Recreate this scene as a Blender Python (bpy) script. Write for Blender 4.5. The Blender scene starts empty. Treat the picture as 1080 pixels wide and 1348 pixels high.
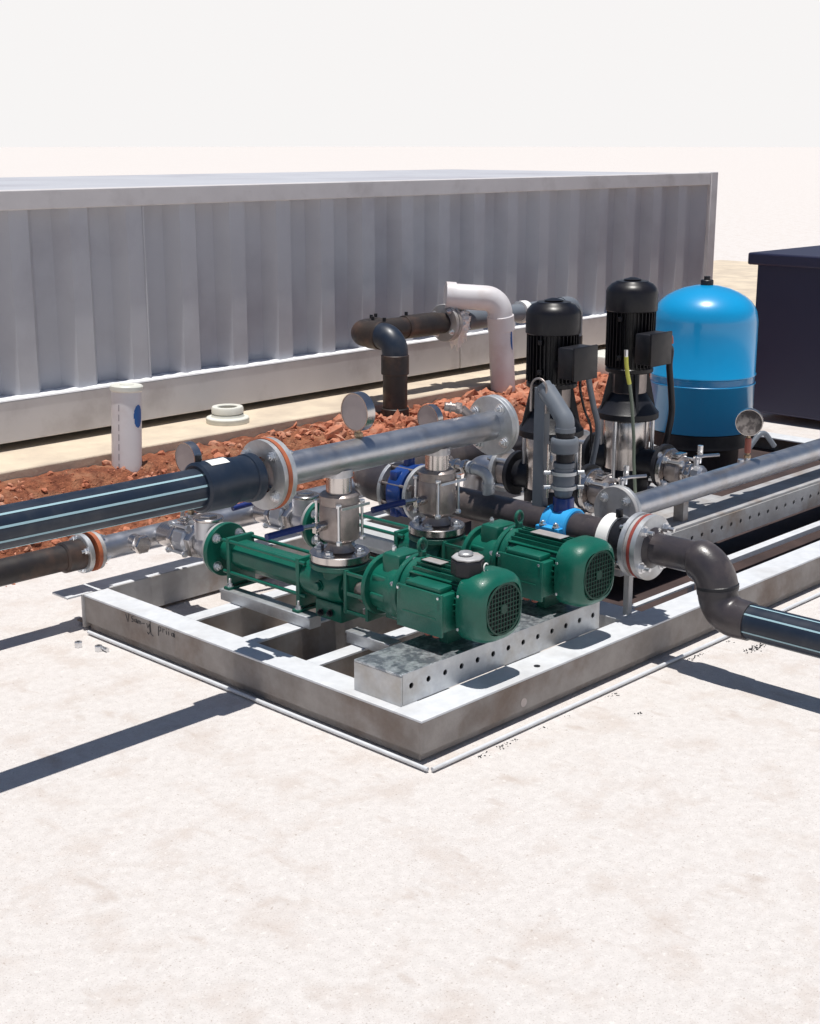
import bpy, bmesh, math, random
from mathutils import Vector, Matrix, noise
R = math.radians
random.seed(7)
S = bpy.context.scene
COL = S.collection

# ------------------------------------------------------------------ camera
cd = bpy.data.cameras.new("camera"); cam = bpy.data.objects.new("camera", cd); COL.objects.link(cam)
cd.sensor_fit = 'HORIZONTAL'; cd.sensor_width = 36; cd.lens = 62.0; cd.clip_start = 0.05; cd.clip_end = 3000
Rm = Matrix(((0.6919, 0.1816, -0.6988), (-0.7220, 0.1740, -0.6697), (0.0, 0.9678, 0.2518)))   # right, up, back as columns
cam.matrix_world = Matrix.Translation((0, 0, 1.5)) @ Rm.to_4x4()
S.camera = cam
# ------------------------------------------------------------------ sky + sun
L = Vector((0.05, 0.05, -1.0)).normalized()      # direction the light travels (sun almost overhead)
sun_dir = -L
W = bpy.data.worlds.new("World"); S.world = W; W.use_nodes = True
nt = W.node_tree; bg = nt.nodes["Background"]
sky = nt.nodes.new("ShaderNodeTexSky"); sky.sky_type = 'NISHITA'; sky.sun_disc = False
sky.sun_elevation = math.asin(sun_dir.z); sky.sun_rotation = math.atan2(sun_dir.x, sun_dir.y)
sky.air_density = 1.0; sky.dust_density = 0.6; sky.ozone_density = 1.0
nt.links.new(sky.outputs[0], bg.inputs[0]); bg.inputs[1].default_value = 0.06
# bright hazy air low above the horizon
wt = nt.nodes.new("ShaderNodeTexCoord"); wx = nt.nodes.new("ShaderNodeSeparateXYZ"); nt.links.new(wt.outputs["Generated"], wx.inputs[0])
wr = nt.nodes.new("ShaderNodeMapRange"); wr.interpolation_type = 'SMOOTHSTEP'; nt.links.new(wx.outputs["Z"], wr.inputs[0])
wr.inputs[1].default_value = .09; wr.inputs[2].default_value = .20; wr.inputs[3].default_value = 1; wr.inputs[4].default_value = 0
b2 = nt.nodes.new("ShaderNodeBackground"); b2.inputs[0].default_value = (.99, .972, .965, 1); b2.inputs[1].default_value = .94
wm = nt.nodes.new("ShaderNodeMixShader"); nt.links.new(wr.outputs[0], wm.inputs[0]); nt.links.new(bg.outputs[0], wm.inputs[1]); nt.links.new(b2.outputs[0], wm.inputs[2])
nt.links.new(wm.outputs[0], nt.nodes["World Output"].inputs[0])
sd = bpy.data.lights.new("sun", 'SUN'); sd.energy = 4.8; sd.angle = R(0.5); sd.color = (1.0, 0.965, 0.91)
so = bpy.data.objects.new("sun", sd); COL.objects.link(so); so.location = (3, 3, 8)
so.rotation_euler = L.to_track_quat('-Z', 'Y').to_euler()
S.view_settings.view_transform = 'Standard'; S.view_settings.look = 'None'
S.view_settings.exposure = 0.0; S.view_settings.gamma = 1.0
S.cycles.max_bounces = 8

# ------------------------------------------------------------------ materials
def mat(name, c, rough=.5, metal=0., c2=None, sc=12., bump=0., bsc=60., r2=None, spec=.5, coat=0., detail=6., lo=.35, hi=.65, dirt=None, dsc=4., damt=.5):
    m = bpy.data.materials.new(name); m.use_nodes = True; n = m.node_tree; l = n.links
    b = n.nodes["Principled BSDF"]; b.inputs["Base Color"].default_value = (*c, 1); b.inputs["Roughness"].default_value = rough
    b.inputs["Metallic"].default_value = metal; b.inputs["Specular IOR Level"].default_value = spec; b.inputs["Coat Weight"].default_value = coat
    tc = n.nodes.new("ShaderNodeTexCoord")
    def nz(s, det=detail):
        t = n.nodes.new("ShaderNodeTexNoise"); t.inputs["Scale"].default_value = s; t.inputs["Detail"].default_value = det; t.inputs["Roughness"].default_value = .6
        l.new(tc.outputs["Object"], t.inputs["Vector"]); return t
    def ramp(src, a, bb, lo, hi):
        r = n.nodes.new("ShaderNodeValToRGB"); r.color_ramp.elements[0].position = lo; r.color_ramp.elements[1].position = hi
        r.color_ramp.elements[0].color = (*a, 1); r.color_ramp.elements[1].color = (*bb, 1); l.new(src, r.inputs[0]); return r
    colout = None
    if c2 is not None:
        t = nz(sc); colout = ramp(t.outputs[0], c, c2, lo, hi).outputs[0]
    if dirt is not None:
        t = nz(dsc, 8.); f = ramp(t.outputs[0], (0, 0, 0), (damt,) * 3, .5, .68)
        mx = n.nodes.new("ShaderNodeMix"); mx.data_type = 'RGBA'
        l.new(f.outputs[0], mx.inputs[0])
        if colout: l.new(colout, mx.inputs[6])
        else: mx.inputs[6].default_value = (*c, 1)
        mx.inputs[7].default_value = (*dirt, 1); colout = mx.outputs[2]
    if colout: l.new(colout, b.inputs["Base Color"])
    if r2 is not None:
        t = nz(sc * 1.7); rr = ramp(t.outputs[0], (rough,) * 3, (r2,) * 3, .3, .7); l.new(rr.outputs[0], b.inputs["Roughness"])
    if bump > 0:
        t = nz(bsc); bp = n.nodes.new("ShaderNodeBump"); bp.inputs["Strength"].default_value = 1.0; bp.inputs["Distance"].default_value = bump
        l.new(t.outputs[0], bp.inputs["Height"]); l.new(bp.outputs[0], b.inputs["Normal"])
    return m
M = dict(
 ground=mat('pale_concrete', (.67, .635, .615), .9, c2=(.60, .565, .545), sc=38, bump=.004, bsc=170, dirt=(.50, .42, .37), dsc=7, damt=.45, detail=14),
 slab=mat('slab_concrete', (.66, .56, .43), .85, c2=(.52, .44, .35), sc=5, bump=.002, bsc=60, dirt=(.30, .24, .2), dsc=3, damt=.3),
 soil=mat('red_soil', (.36, .125, .06), .95, c2=(.15, .042, .02), sc=22, bump=.02, bsc=60, dirt=(.42, .21, .12), dsc=9, damt=.7),
 rock=mat('rubble', (.58, .23, .135), .95, c2=(.34, .105, .055), sc=14, bump=.004, bsc=80, dirt=(.62, .38, .27), dsc=7, damt=.8),
 galv=mat('galvanised', (.60, .62, .64), .42, .75, c2=(.50, .52, .55), sc=30, r2=.55, bump=.0004, bsc=160, dirt=(.36, .32, .27), dsc=6, damt=.6),
 web=mat('shaded_galvanised', (.34, .315, .30), .6, .25, c2=(.24, .215, .20), sc=9, r2=.75, bump=.0006, bsc=120, dirt=(.14, .085, .055), dsc=5, damt=.6),  # browner copy of the galvanised steel; shade and ground bounce put into colour
 top=mat('sunlit_zinc', (.70, .72, .75), .5, .15, c2=(.62, .64, .67), sc=24, r2=.6, bump=.0004, bsc=160, dirt=(.42, .40, .38), dsc=5, damt=.35),  # near-white copy for flange tops, sunlight put into the zinc colour
 galv_dull=mat('galvanised_dull', (.47, .47, .48), .6, .35, c2=(.36, .35, .35), sc=9, r2=.72, bump=.0006, bsc=120, dirt=(.24, .17, .12), dsc=5, damt=.75),
 galv_blotch=mat('galvanised_spangle', (.60, .64, .67), .30, .8, c2=(.26, .29, .33), sc=42, r2=.5, bump=.0012, bsc=70, lo=.42, hi=.56),
 steel=mat('pipe_steel', (.60, .61, .64), .33, 1., c2=(.53, .54, .58), sc=14, r2=.42, bump=.0003, bsc=140, dirt=(.40, .34, .30), dsc=9, damt=.45),
 stain=mat('stainless', (.62, .58, .56), .20, 1., c2=(.58, .54, .52), sc=6, r2=.26),
 stain_dull=mat('cast_stainless', (.40, .35, .33), .34, .8, c2=(.31, .27, .255), sc=30, r2=.5, bump=.0008, bsc=220),
 bolt=mat('zinc_bolt', (.72, .73, .75), .28, .9),
 green=mat('green_paint', (.003, .118, .080), .30, c2=(.003, .095, .064), sc=14, r2=.44, bump=.0007, bsc=240, coat=.12, dirt=(.02, .11, .08), dsc=10, damt=.5),
 green_dk=mat('green_paint_grille', (.004, .05, .034), .5),
 black=mat('black_plastic', (.009, .010, .014), .42, spec=.35, c2=(.017, .017, .022), sc=20, bump=.0005, bsc=200),
 blackpaint=mat('black_motor_paint', (.006, .006, .010), .30, spec=.35, c2=(.011, .010, .012), sc=20, r2=.42),
 hdpe=mat('black_polyethylene', (.009, .017, .034), .34, c2=(.014, .024, .044), sc=12, r2=.48, dirt=(.07, .07, .07), dsc=12, damt=.3),
 hdpe_grey=mat('dusty_polyethylene', (.036, .032, .038), .26, c2=(.07, .058, .06), sc=9, r2=.42, dirt=(.17, .14, .125), dsc=7, damt=.6, bump=.0004, bsc=160),
 dirtyblack=mat('muddy_black_pipe', (.018, .016, .018), .38, c2=(.035, .026, .022), sc=9, r2=.6, dirt=(.14, .075, .05), dsc=6, damt=.6),
 stripe=mat('blue_stripe', (.30, .46, .52), .5),
 orange=mat('gasket_orange', (.42, .12, .045), .7, c2=(.30, .08, .04), sc=30),
 redgask=mat('gasket_red', (.30, .05, .035), .7, c2=(.18, .035, .03), sc=30),
 white=mat('white_label', (.82, .82, .80), .6),
 pvc=mat('white_pvc', (.70, .675, .69), .38, c2=(.66, .635, .65), sc=6, dirt=(.50, .40, .36), dsc=8, damt=.3),
 offwhite=mat('off_white_plastic', (.72, .72, .66), .5, c2=(.64, .64, .58), sc=10),
 pvcgrey=mat('grey_pvc', (.14, .16, .19), .38, c2=(.17, .19, .22), sc=9, r2=.45),
 bluesad=mat('light_blue_plastic', (.03, .34, .74), .4, c2=(.04, .38, .76), sc=10),
 bluedk=mat('dark_blue_paint', (.005, .035, .22), .35, coat=.3, c2=(.01, .05, .22), sc=12),
 bluehandle=mat('navy_vinyl', (.008, .024, .15), .4),
 tank=mat('tank_blue_paint', (.003, .30, .62), .30, coat=.6, c2=(.003, .275, .58), sc=3, r2=.32),
 wall=mat('grey_cladding_paint', (.47, .48, .52), .6, c2=(.43, .44, .48), sc=2.5, bump=.0008, bsc=30, dirt=(.33, .32, .36), dsc=1.5, damt=.6),
 rail=mat('rail_paint', (.61, .59, .60), .6, c2=(.56, .54, .55), sc=3, dirt=(.30, .27, .27), dsc=4, damt=.4),
 lit_ledge=mat('sunlit_white', (.82, .82, .84), .6),  # white of the sunlit rail top, painted as a colour
 navy=mat('navy_cladding', (.012, .014, .045), .5),
 deck=mat('skid_shade', (.06, .036, .033), .8, c2=(.03, .018, .018), sc=6, bump=.001, bsc=50),  # near-black maroon, shade inside the skid put into the colour
 face=mat('gauge_reflection', (.42, .36, .35), .35, c2=(.36, .31, .30), sc=12),  # brown ground reflected in the glass, painted as the face colour
 brass=mat('brass', (.42, .31, .2), .4, .8),
 glass=mat('gauge_glass', (.30, .28, .27), .1, .6, c2=(.12, .11, .11), sc=28, lo=.45, hi=.55),
 yellow=mat('yellow_sleeve', (.72, .70, .12), .5), wire=mat('grey_green_wire', (.20, .24, .18), .5),
 plast=mat('plastic_wrap', (.86, .85, .85), .35, bump=.004, bsc=50),
 ink=mat('marker_ink', (.03, .03, .035), .6),
 stump=mat('printed_blue', (.01, .10, .34), .5),
 stencil=mat('printed_grey', (.36, .33, .36), .6),
 beige=mat('cast_base_paint', (.50, .44, .42), .6, c2=(.42, .36, .34), sc=12),
 redprobe=mat('red_brown_fitting', (.35, .10, .07), .5),
)

# ------------------------------------------------------------------ mesh helpers
def frame(ax):
    ax = Vector(ax).normalized()
    u = ax.cross(Vector((0, 0, 1)))
    if u.length < 1e-4: u = Vector((1, 0, 0))
    u.normalize(); v = ax.cross(u).normalized()
    return u, v, ax
class MB:
    def __init__(s): s.v = []; s.f = []
    def add(s, vs, fs):
        o = len(s.v); s.v += [Vector(x) for x in vs]; s.f += [[i + o for i in f] for f in fs]; return s
    def box(s, a, b, rot=None, piv=None):
        x0, x1 = sorted((a[0], b[0])); y0, y1 = sorted((a[1], b[1])); z0, z1 = sorted((a[2], b[2]))
        vs = [Vector(p) for p in ((x0, y0, z0), (x1, y0, z0), (x1, y1, z0), (x0, y1, z0), (x0, y0, z1), (x1, y0, z1), (x1, y1, z1), (x0, y1, z1))]
        if rot is not None:
            c = Vector(piv) if piv else Vector(((x0 + x1) / 2, (y0 + y1) / 2, (z0 + z1) / 2)); vs = [c + rot @ (p - c) for p in vs]
        return s.add(vs, [(0, 3, 2, 1), (4, 5, 6, 7), (0, 1, 5, 4), (1, 2, 6, 5), (2, 3, 7, 6), (3, 0, 4, 7)])
    def cbox(s, a, b, c=.006):      # chamfered box
        bm = bmesh.new(); t = MB().box(a, b)
        vs = [bm.verts.new(p) for p in t.v]
        for f in t.f: bm.faces.new([vs[i] for i in f])
        bmesh.ops.bevel(bm, geom=list(bm.edges), offset=c, segments=2, profile=.5, affect='EDGES')
        bm.verts.index_update(); r = s.add([v.co.copy() for v in bm.verts], [[v.index for v in f.verts] for f in bm.faces]); bm.free(); return r
    def lathe(s, prof, o, ax, seg=40, n=2., caps=True, ph=0.):
        u, v, w = frame(ax); o = Vector(o); vs = []; fs = []
        for r, h in prof:
            for i in range(seg):
                a = 2 * math.pi * i / seg + ph; c, d = math.cos(a), math.sin(a)
                k = 1. if n == 2. else 1. / (abs(c) ** n + abs(d) ** n) ** (1 / n)
                vs.append(o + u * (r * k * c) + v * (r * k * d) + w * h)
        for j in range(len(prof) - 1):
            for i in range(seg):
                a = j * seg + i; b = j * seg + (i + 1) % seg; fs.append((a, b, b + seg, a + seg))
        if caps:
            fs.append(tuple(range(seg))[::-1]); k = (len(prof) - 1) * seg; fs.append(tuple(range(k, k + seg)))
        return s.add(vs, fs)
    def cyl(s, p, q, r, seg=32, ch=0.):
        p = Vector(p); q = Vector(q); h = (q - p).length
        pr = [(r, 0), (r, h)] if ch <= 0 else [(r - ch, 0), (r, ch), (r, h - ch), (r - ch, h)]
        return s.lathe(pr, p, q - p, seg)
    def ring(s, o, ax, ro, ri, h, seg=40):
        return s.lathe([(ri, 0), (ro, 0), (ro, h), (ri, h), (ri, 0)], o, ax, seg, caps=False)
    def tube(s, pts, r, seg=20, caps=True, rr=None):
        pts = [Vector(p) for p in pts]; n = len(pts); vs = []; fs = []
        t = (pts[1] - pts[0]).normalized(); u = t.cross(Vector((0, 0, 1)))
        if u.length < 1e-3: u = t.cross(Vector((0, 1, 0)))
        u.normalize()
        for i, p in enumerate(pts):
            t2 = (pts[min(i + 1, n - 1)] - pts[max(i - 1, 0)]).normalized()
            u = (u - t2 * u.dot(t2)).normalized(); v = t2.cross(u); q = rr[i] if rr else r
            for k in range(seg):
                a = 2 * math.pi * k / seg; vs.append(p + u * (q * math.cos(a)) + v * (q * math.sin(a)))
        for i in range(n - 1):
            for k in range(seg):
                a = i * seg + k; b = i * seg + (k + 1) % seg; fs.append((a, b, b + seg, a + seg))
        if caps: fs.append(tuple(range(seg))[::-1]); fs.append(tuple(range((n - 1) * seg, n * seg)))
        return s.add(vs, fs)
    def hexa(s, o, ax, r, h, ph=0.): return s.lathe([(r * .96, 0), (r, h * .12), (r, h * .85), (r * .88, h)], o, ax, 6, ph=ph)
    def build(s, name, m, parent=None, ang=35, bevel=0., label=None):
        me = bpy.data.meshes.new(name); off = wl(parent) if parent else Vector((0, 0, 0))
        me.from_pydata([tuple(p - off) for p in s.v], [], s.f)
        bm = bmesh.new(); bm.from_mesh(me); bmesh.ops.recalc_face_normals(bm, faces=bm.faces); bm.to_mesh(me); bm.free()
        me.materials.append(M[m]); me.shade_smooth(); me.set_sharp_from_angle(angle=R(ang))
        o = bpy.data.objects.new(name, me); COL.objects.link(o)
        if parent: o.parent = parent
        if bevel > 0:
            b = o.modifiers.new('bevel', 'BEVEL'); b.width = bevel; b.segments = 2; b.limit_method = 'ANGLE'; b.angle_limit = R(40)
        if label: o['label'] = label
        return o
def wl(o):
    p = Vector((0, 0, 0))
    while o: p += Vector(o.location); o = o.parent
    return p
def thing(name, loc, label, cat, group=None):
    o = bpy.data.objects.new(name, None); COL.objects.link(o); o.location = loc; o.empty_display_size = .05
    o['label'] = label; o['category'] = cat
    if group: o['group'] = group
    return o
def tag(o, label, cat, group=None):
    o['label'] = label; o['category'] = cat
    if group: o['group'] = group
    return o
def struct(o, kind='structure'): o['kind'] = kind; return o
def recenter(o):          # move a single-mesh thing's origin to the middle of its bottom
    vs = [v.co.copy() for v in o.data.vertices]
    c = Vector(((min(v.x for v in vs) + max(v.x for v in vs)) / 2, (min(v.y for v in vs) + max(v.y for v in vs)) / 2, min(v.z for v in vs)))
    o.data.transform(Matrix.Translation(-c)); o.location = c; return o
def copy_tree(o, parent=None):
    c = o.copy(); COL.objects.link(c); c.parent = parent
    for ch in list(o.children): copy_tree(ch, c)
    return c
_b = {}
def bolt(parent, p, ax, r=.011, h=.010, stud=.012, m='bolt', washer=True, name='bolt'):
    key = (tuple(round(a, 3) for a in ax), r, h, stud, m, washer)
    ax = Vector(ax).normalized(); p = Vector(p)
    if key not in _b:
        b = MB()
        if washer: b.cyl((0, 0, 0), ax * .0025, r * 1.35, 20)
        b.hexa(ax * .0026, ax, r, h, ph=random.random())
        if stud > 0: b.cyl(ax * (h + .0026), ax * (h + stud), r * .52, 12, ch=.001)
        o = b.build(name, m); _b[key] = o.data
        if parent: o.parent = parent
    else:
        o = bpy.data.objects.new(name, _b[key]); COL.objects.link(o); o.parent = parent
    o.location = p - (wl(parent) if parent else Vector((0, 0, 0)))
    return o
def flange(parent, o, ax, R_, t, m, ri=0., nb=4, br=None, bs=.011, ph=.785, both=False, name='flange', ch=.002, stud=.012, bm_='bolt'):
    u, v, w = frame(ax); o = Vector(o)
    if ri > 0: f = MB().lathe([(ri, 0), (R_ - ch, 0), (R_, ch), (R_, t - ch), (R_ - ch, t), (ri, t), (ri, 0)], o, ax, 56, caps=False)
    else: f = MB().lathe([(R_ - ch, 0), (R_, ch), (R_, t - ch), (R_ - ch, t)], o, ax, 56)
    f = f.build(name, m, parent)
    br = br or R_ * .78
    for i in range(nb):
        a = ph + 2 * math.pi * i / nb; c = u * (br * math.cos(a)) + v * (br * math.sin(a))
        bolt(f, o + c + w * t, w, bs, stud=stud, m=bm_)
        if both: bolt(f, o + c, -w, bs, stud=stud, m=bm_)
    return f
def arc(pts, rads, n=10):
    pts = [Vector(p) for p in pts]; out = [pts[0]]
    for i in range(1, len(pts) - 1):
        r = rads[i - 1] if isinstance(rads, (list, tuple)) else rads
        a = (pts[i - 1] - pts[i]).normalized(); b = (pts[i + 1] - pts[i]).normalized(); th = a.angle(b)
        d = r / math.tan(th / 2); c = pts[i] + (a + b).normalized() * (r / math.sin(th / 2)); s = pts[i] + a * d; e = pts[i] + b * d
        for k in range(n + 1):
            t = k / n; va = (s - c); vb = (e - c); w = va.angle(vb)
            out.append(c + (va * math.sin((1 - t) * w) + vb * math.sin(t * w)) / math.sin(w))
    out.append(pts[-1]); return out
X = Vector((1, 0, 0)); Y = Vector((0, 1, 0)); Z = Vector((0, 0, 1))

# fine aggregate speckle and faint trowel scratches on the concrete
n_ = M['ground'].node_tree; b_ = n_.nodes["Principled BSDF"]; src = b_.inputs["Base Color"].links[0].from_socket
tc_ = n_.nodes.new("ShaderNodeTexCoord")
def spk(src, sc, lo, hi, col, amt, stretch=(1, 1, 1)):
    mp = n_.nodes.new("ShaderNodeMapping"); mp.inputs["Scale"].default_value = stretch; n_.links.new(tc_.outputs["Object"], mp.inputs[0])
    t = n_.nodes.new("ShaderNodeTexNoise"); t.inputs["Scale"].default_value = sc; t.inputs["Detail"].default_value = 3; n_.links.new(mp.outputs[0], t.inputs["Vector"])
    mr = n_.nodes.new("ShaderNodeMapRange"); mr.inputs[1].default_value = lo; mr.inputs[2].default_value = hi; mr.inputs[4].default_value = amt; n_.links.new(t.outputs[0], mr.inputs[0])
    mx = n_.nodes.new("ShaderNodeMix"); mx.data_type = 'RGBA'; n_.links.new(mr.outputs[0], mx.inputs[0]); n_.links.new(src, mx.inputs[6]); mx.inputs[7].default_value = (*col, 1); return mx.outputs[2]
src = spk(src, 230, .60, .68, (.33, .28, .25), .55)
src = spk(src, 90, .66, .72, (.36, .30, .26), .6)
src = spk(src, 14, .62, .74, (.44, .36, .31), .45, (1, .45, 1))
src = spk(src, 60, .63, .70, (.76, .73, .70), .5)
n_.links.new(src, b_.inputs["Base Color"])

# ================================================================== THE SETTING
g = MB().add([(-900, -900, 0), (900, -900, 0), (900, 900, 0), (-900, 900, 0)], [(0, 1, 2, 3)]).build('ground', 'ground'); struct(g)
# soil bank in front of the container slab
def soil_h(x, y):
    n = noise.noise(Vector((x * 2.1, y * 2.1, 0))) * .5 + noise.noise(Vector((x * 6, y * 6, 3))) * .3
    edge = 4.50 + n * .22 - (.28 if x > 4.7 else .28 * max(0, (x - 4.1) / .6))
    t = max(0., min(1., (y - edge) / .36)); t = t * t * (3 - 2 * t)
    fine = noise.noise(Vector((x * 17, y * 17, 1))) * .018 + noise.noise(Vector((x * 38, y * 38, 5))) * .012
    return -.02 + t * (.232 + n * .03 + fine)
mb = MB(); nx, ny = 520, 56; vs = []; fs = []
for j in range(ny + 1):
    for i in range(nx + 1):
        x = -.5 + 12.5 * i / nx; y = 3.9 + 1.02 * j / ny; vs.append((x, y, soil_h(x, y)))
for j in range(ny):
    for i in range(nx): a = j * (nx + 1) + i; fs.append((a, a + 1, a + nx + 2, a + nx + 1))
o = mb.add(vs, fs).build('soil', 'soil', ang=60); struct(o)
# loose rubble on the soil
mb = MB(); rnd = random.Random(3)
def rock(mb, c, s, rnd):
    bm = bmesh.new(); bmesh.ops.create_icosphere(bm, subdivisions=1, radius=1)
    q = Matrix.Rotation(rnd.uniform(0, 6.3), 3, Vector((rnd.random(), rnd.random(), rnd.random() + .1)).normalized())
    sx, sy, sz = s * rnd.uniform(.8, 1.5), s * rnd.uniform(.6, 1.1), s * rnd.uniform(.4, .85)
    for v in bm.verts:
        k = rnd.uniform(.75, 1.2); p = Vector((v.co.x * sx, v.co.y * sy, v.co.z * sz)) * k; v.co = q @ p + Vector(c)
    bm.verts.index_update(); mb.add([v.co.copy() for v in bm.verts], [[v.index for v in f.verts] for f in bm.faces]); bm.free()
for i in range(10000):
    x = rnd.uniform(.2, 9.5); y = rnd.triangular(4.2, 4.92, 4.7)
    h = soil_h(x, y)
    if h < .0: 
        if rnd.random() > .12: continue
        h = 0
    coarse = 1. if x > 4.3 else .6
    y0_ = 4.2 + .25 * rnd.random()
    s = (rnd.random() ** 4.5 * .040 + .0045) * coarse
    rock(mb, (x, y, max(h, 0) + s * .15), s, rnd)
o = mb.build('rubble', 'rock', ang=20); struct(o, 'stuff')
# container slab
mb = MB().box((-4, 4.925, -.05), (14, 8.6, .25)); o = mb.build('concrete_slab', 'slab', bevel=.008); struct(o)

# ================================================================== CONTAINER
c = thing('corrugated_container', (3, 5.25, .25), 'long grey corrugated metal container standing on the concrete slab behind the pipes', 'container')
x0, x1 = -1.8, 8.4; TOP = 1.32
prof = []; x = x0; pit = .29   # trapezoid ribs
while x < x1 - pit:
    prof += [(x, 5.285), (x + .09, 5.285), (x + .14, 5.325), (x + .24, 5.325)]; x += pit
prof.append((x1, 5.285))
vs = [(px, 5.285 + (py - 5.285) * 1.5, z) for z in (.462, TOP - .03) for px, py in prof]; n = len(prof)
mb = MB().add(vs, [(i, i + 1, i + 1 + n, i + n) for i in range(n - 1)])
mb.build('corrugated_wall', 'wall', c, ang=20)
mb = MB().box((x0, 5.252, .285), (5.884, 5.33, .46)).box((5.889, 5.25, .285), (x1, 5.33, .46)); mb.build('bottom_rail', 'rail', c, bevel=.004)
mb = MB().box((x0 + .1, 5.40, .251), (x1 - .1, 5.46, .31)); mb.build('skid_runner', 'navy', c)
mb = MB(); seg = 300; vs = []; rn = random.Random(5)
for i in range(seg + 1):
    xx = x0 + (x1 - x0) * i / seg; ph = (xx - x0) % pit
    y = 5.283 if ph < .09 else 5.283 + .06 * (ph - .09) / .05 if ph < .14 else 5.343 if ph < .24 else 5.343 - .06 * (ph - .24) / .05
    hh = .468 + rn.uniform(0, .006)
    vs += [(xx, 5.250, .4605), (xx, 5.252, .466 + rn.uniform(0, .002)), (xx, y + .004, hh), (xx, y + .004, .4605)]
fs = []
for i in range(seg):
    a = i * 4
    for k in range(3): fs.append((a + k, a + 4 + k, a + 5 + k, a + 1 + k))
mb.add(vs, fs).build('lit_rail_ledge', 'lit_ledge', c, ang=60)  # sunlit top of the bottom rail, its brightness painted white
MB().box((x0, 5.262, TOP - .08), (x1, 5.351, TOP)).build('top_rail', 'rail', c, bevel=.004)
MB().box((x0, 5.352, TOP - .03), (x1, 7.6, TOP - .005)).build('roof', 'wall', c)
for xx in (x0 - .08, x1): MB().box((xx, 5.256, .26), (xx + .08, 5.36, TOP + .004)).build('corner_post', 'rail', c, bevel=.004)
MB().box((x0, 5.40, .462), (x0 + .02, 7.55, TOP - .032)).box((x1 - .02, 5.40, .462), (x1, 7.55, TOP - .032)).box((x0, 7.53, .462), (x1, 7.55, TOP - .032)).build('end_panels', 'wall', c)
MB().cyl((3.80, 5.283, .47), (3.80, 5.283, 1.28), .005, 10).build('drip_line', 'wall', c)

# dark container far right behind the tank
c = thing('navy_skip', (8.2, 3.6, 0), 'dark navy steel skip standing behind the blue tank', 'skip')
mb = MB().box((6.98, 3.2, .05), (9.6, 4.05, .90)); mb.build('skip_body', 'navy', c, bevel=.01)
mb = MB()
for i in range(8): mb.box((7.06 + i * .30, 3.16, .06), (7.12 + i * .30, 3.197, .84))
mb.build('skip_ribs', 'navy', c)
MB().box((6.94, 3.15, .865), (9.64, 4.09, .93)).build('skip_rim', 'navy', c, bevel=.01)

# ================================================================== WALL-SIDE PIPES
def vent_cap(): pass
# left PVC stub
t = thing('white_drain_pipe', (3.34, 4.84, .15), 'short capped pvc pipe with blue oval mark, standing in red soil at left', 'pipe', None)
p0 = Vector((3.335, 4.84, .12)); p1 = Vector((3.357, 4.84, .515)); d = (p1 - p0).normalized()
MB().cyl(p0, p1, .062, 40).build('pipe_barrel', 'pvc', t)
MB().cyl(p1, p1 + d * .028, .068, 40, ch=.006).cyl(p1 + d * .028, p1 + d * .03, .03, 24).build('end_cap', 'offwhite', t)
def wrap_patch(c0, ax, r, a0, a1, h0, h1, fn, n=22, m='stump', name='printed_mark', parent=None):
    u, v, w = frame(ax); b = MB(); vs = []; fs = []; k = 0
    for i in range(n):
        for j in range(n):
            s = (i + .5) / n * 2 - 1; q = (j + .5) / n * 2 - 1
            if fn(s, q):
                vv = []
                for (di, dj) in ((0, 0), (1, 0), (1, 1), (0, 1)):
                    a = a0 + (a1 - a0) * (i + di) / n; h = h0 + (h1 - h0) * (j + dj) / n
                    vv.append(Vector(c0) + u * (r * math.cos(a)) + v * (r * math.sin(a)) + w * h)
                b.add(vv, [(0, 1, 2, 3)])
    return b.build(name, m, parent)
# angles for an axis along +Z: frame gives u=+X, v=+Y
wrap_patch(p0, d, .0626, R(-8), R(36), .25, .345, lambda s, q: s * s + q * q < 1 and (s + .2 > -.6 or q > -.2), parent=t)
wrap_patch(p0, d, .0626, R(-68), R(-63), .06, .36, lambda s, q: int((q + 1) * 11) % 3 != 0, m='stencil', name='printed_line', parent=t)

# right PVC pipe with bend towards the container
t = thing('white_vent_pipe', (5.79, 4.84, .2), 'taller pvc pipe bending back over the wall pipe, with dark blue smudge', 'pipe', None)
base = Vector((5.785, 4.845, .15)); top = Vector((5.745, 4.845, .62))
MB().tube([base, top], .066, 40).build('pipe_barrel', 'pvc', t)
MB().cyl((5.758, 4.845, .545), (5.747, 4.845, .625), .072, 40, ch=.003).build('socket', 'pvc', t)
MB().tube(arc([(5.744, 4.845, .60), (5.742, 4.845, .712), (5.53, 5.025, .732)], .085, 14), .066, 32).cyl((5.56, 5.00, .730), (5.52, 5.034, .734), .073, 32).build('bend', 'pvc', t)
wrap_patch((5.782, 4.845, .15), (top - base), .0667, R(176), R(214), .29, .43, lambda s, q: s * s + q * q * .7 < .6 and abs(s) < .7 - .3 * q, parent=t)

# muddy black pipe run
t = thing('black_riser_pipe', (4.87, 4.77, .15), 'muddy black plastic pipe rising from the soil and turning along the container', 'pipe')
MB().cyl((4.872, 4.77, .12), (4.872, 4.77, .50), .060, 40).build('riser', 'dirtyblack', t)
for z0, z1 in ((.14, .255), (.42, .515)): MB().cyl((4.872, 4.77, z0), (4.872, 4.77, z1), .068, 40, ch=.003).build('fusion_coupler', 'dirtyblack', t)
MB().tube(arc([(4.872, 4.77, .50), (4.872, 4.77, .598), (4.872, 4.90, .598)], .075, 12), .064, 32).build('lower_elbow', 'hdpe', t)
MB().cyl((4.872, 4.86, .598), (4.872, 4.94, .598), .068, 36, ch=.003).build('elbow_collar', 'dirtyblack', t)
MB().tube(arc([(4.872, 4.93, .598), (4.872, 5.03, .598), (5.0, 5.03, .598)], .075, 12), .064, 32).build('upper_elbow', 'dirtyblack', t)
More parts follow.
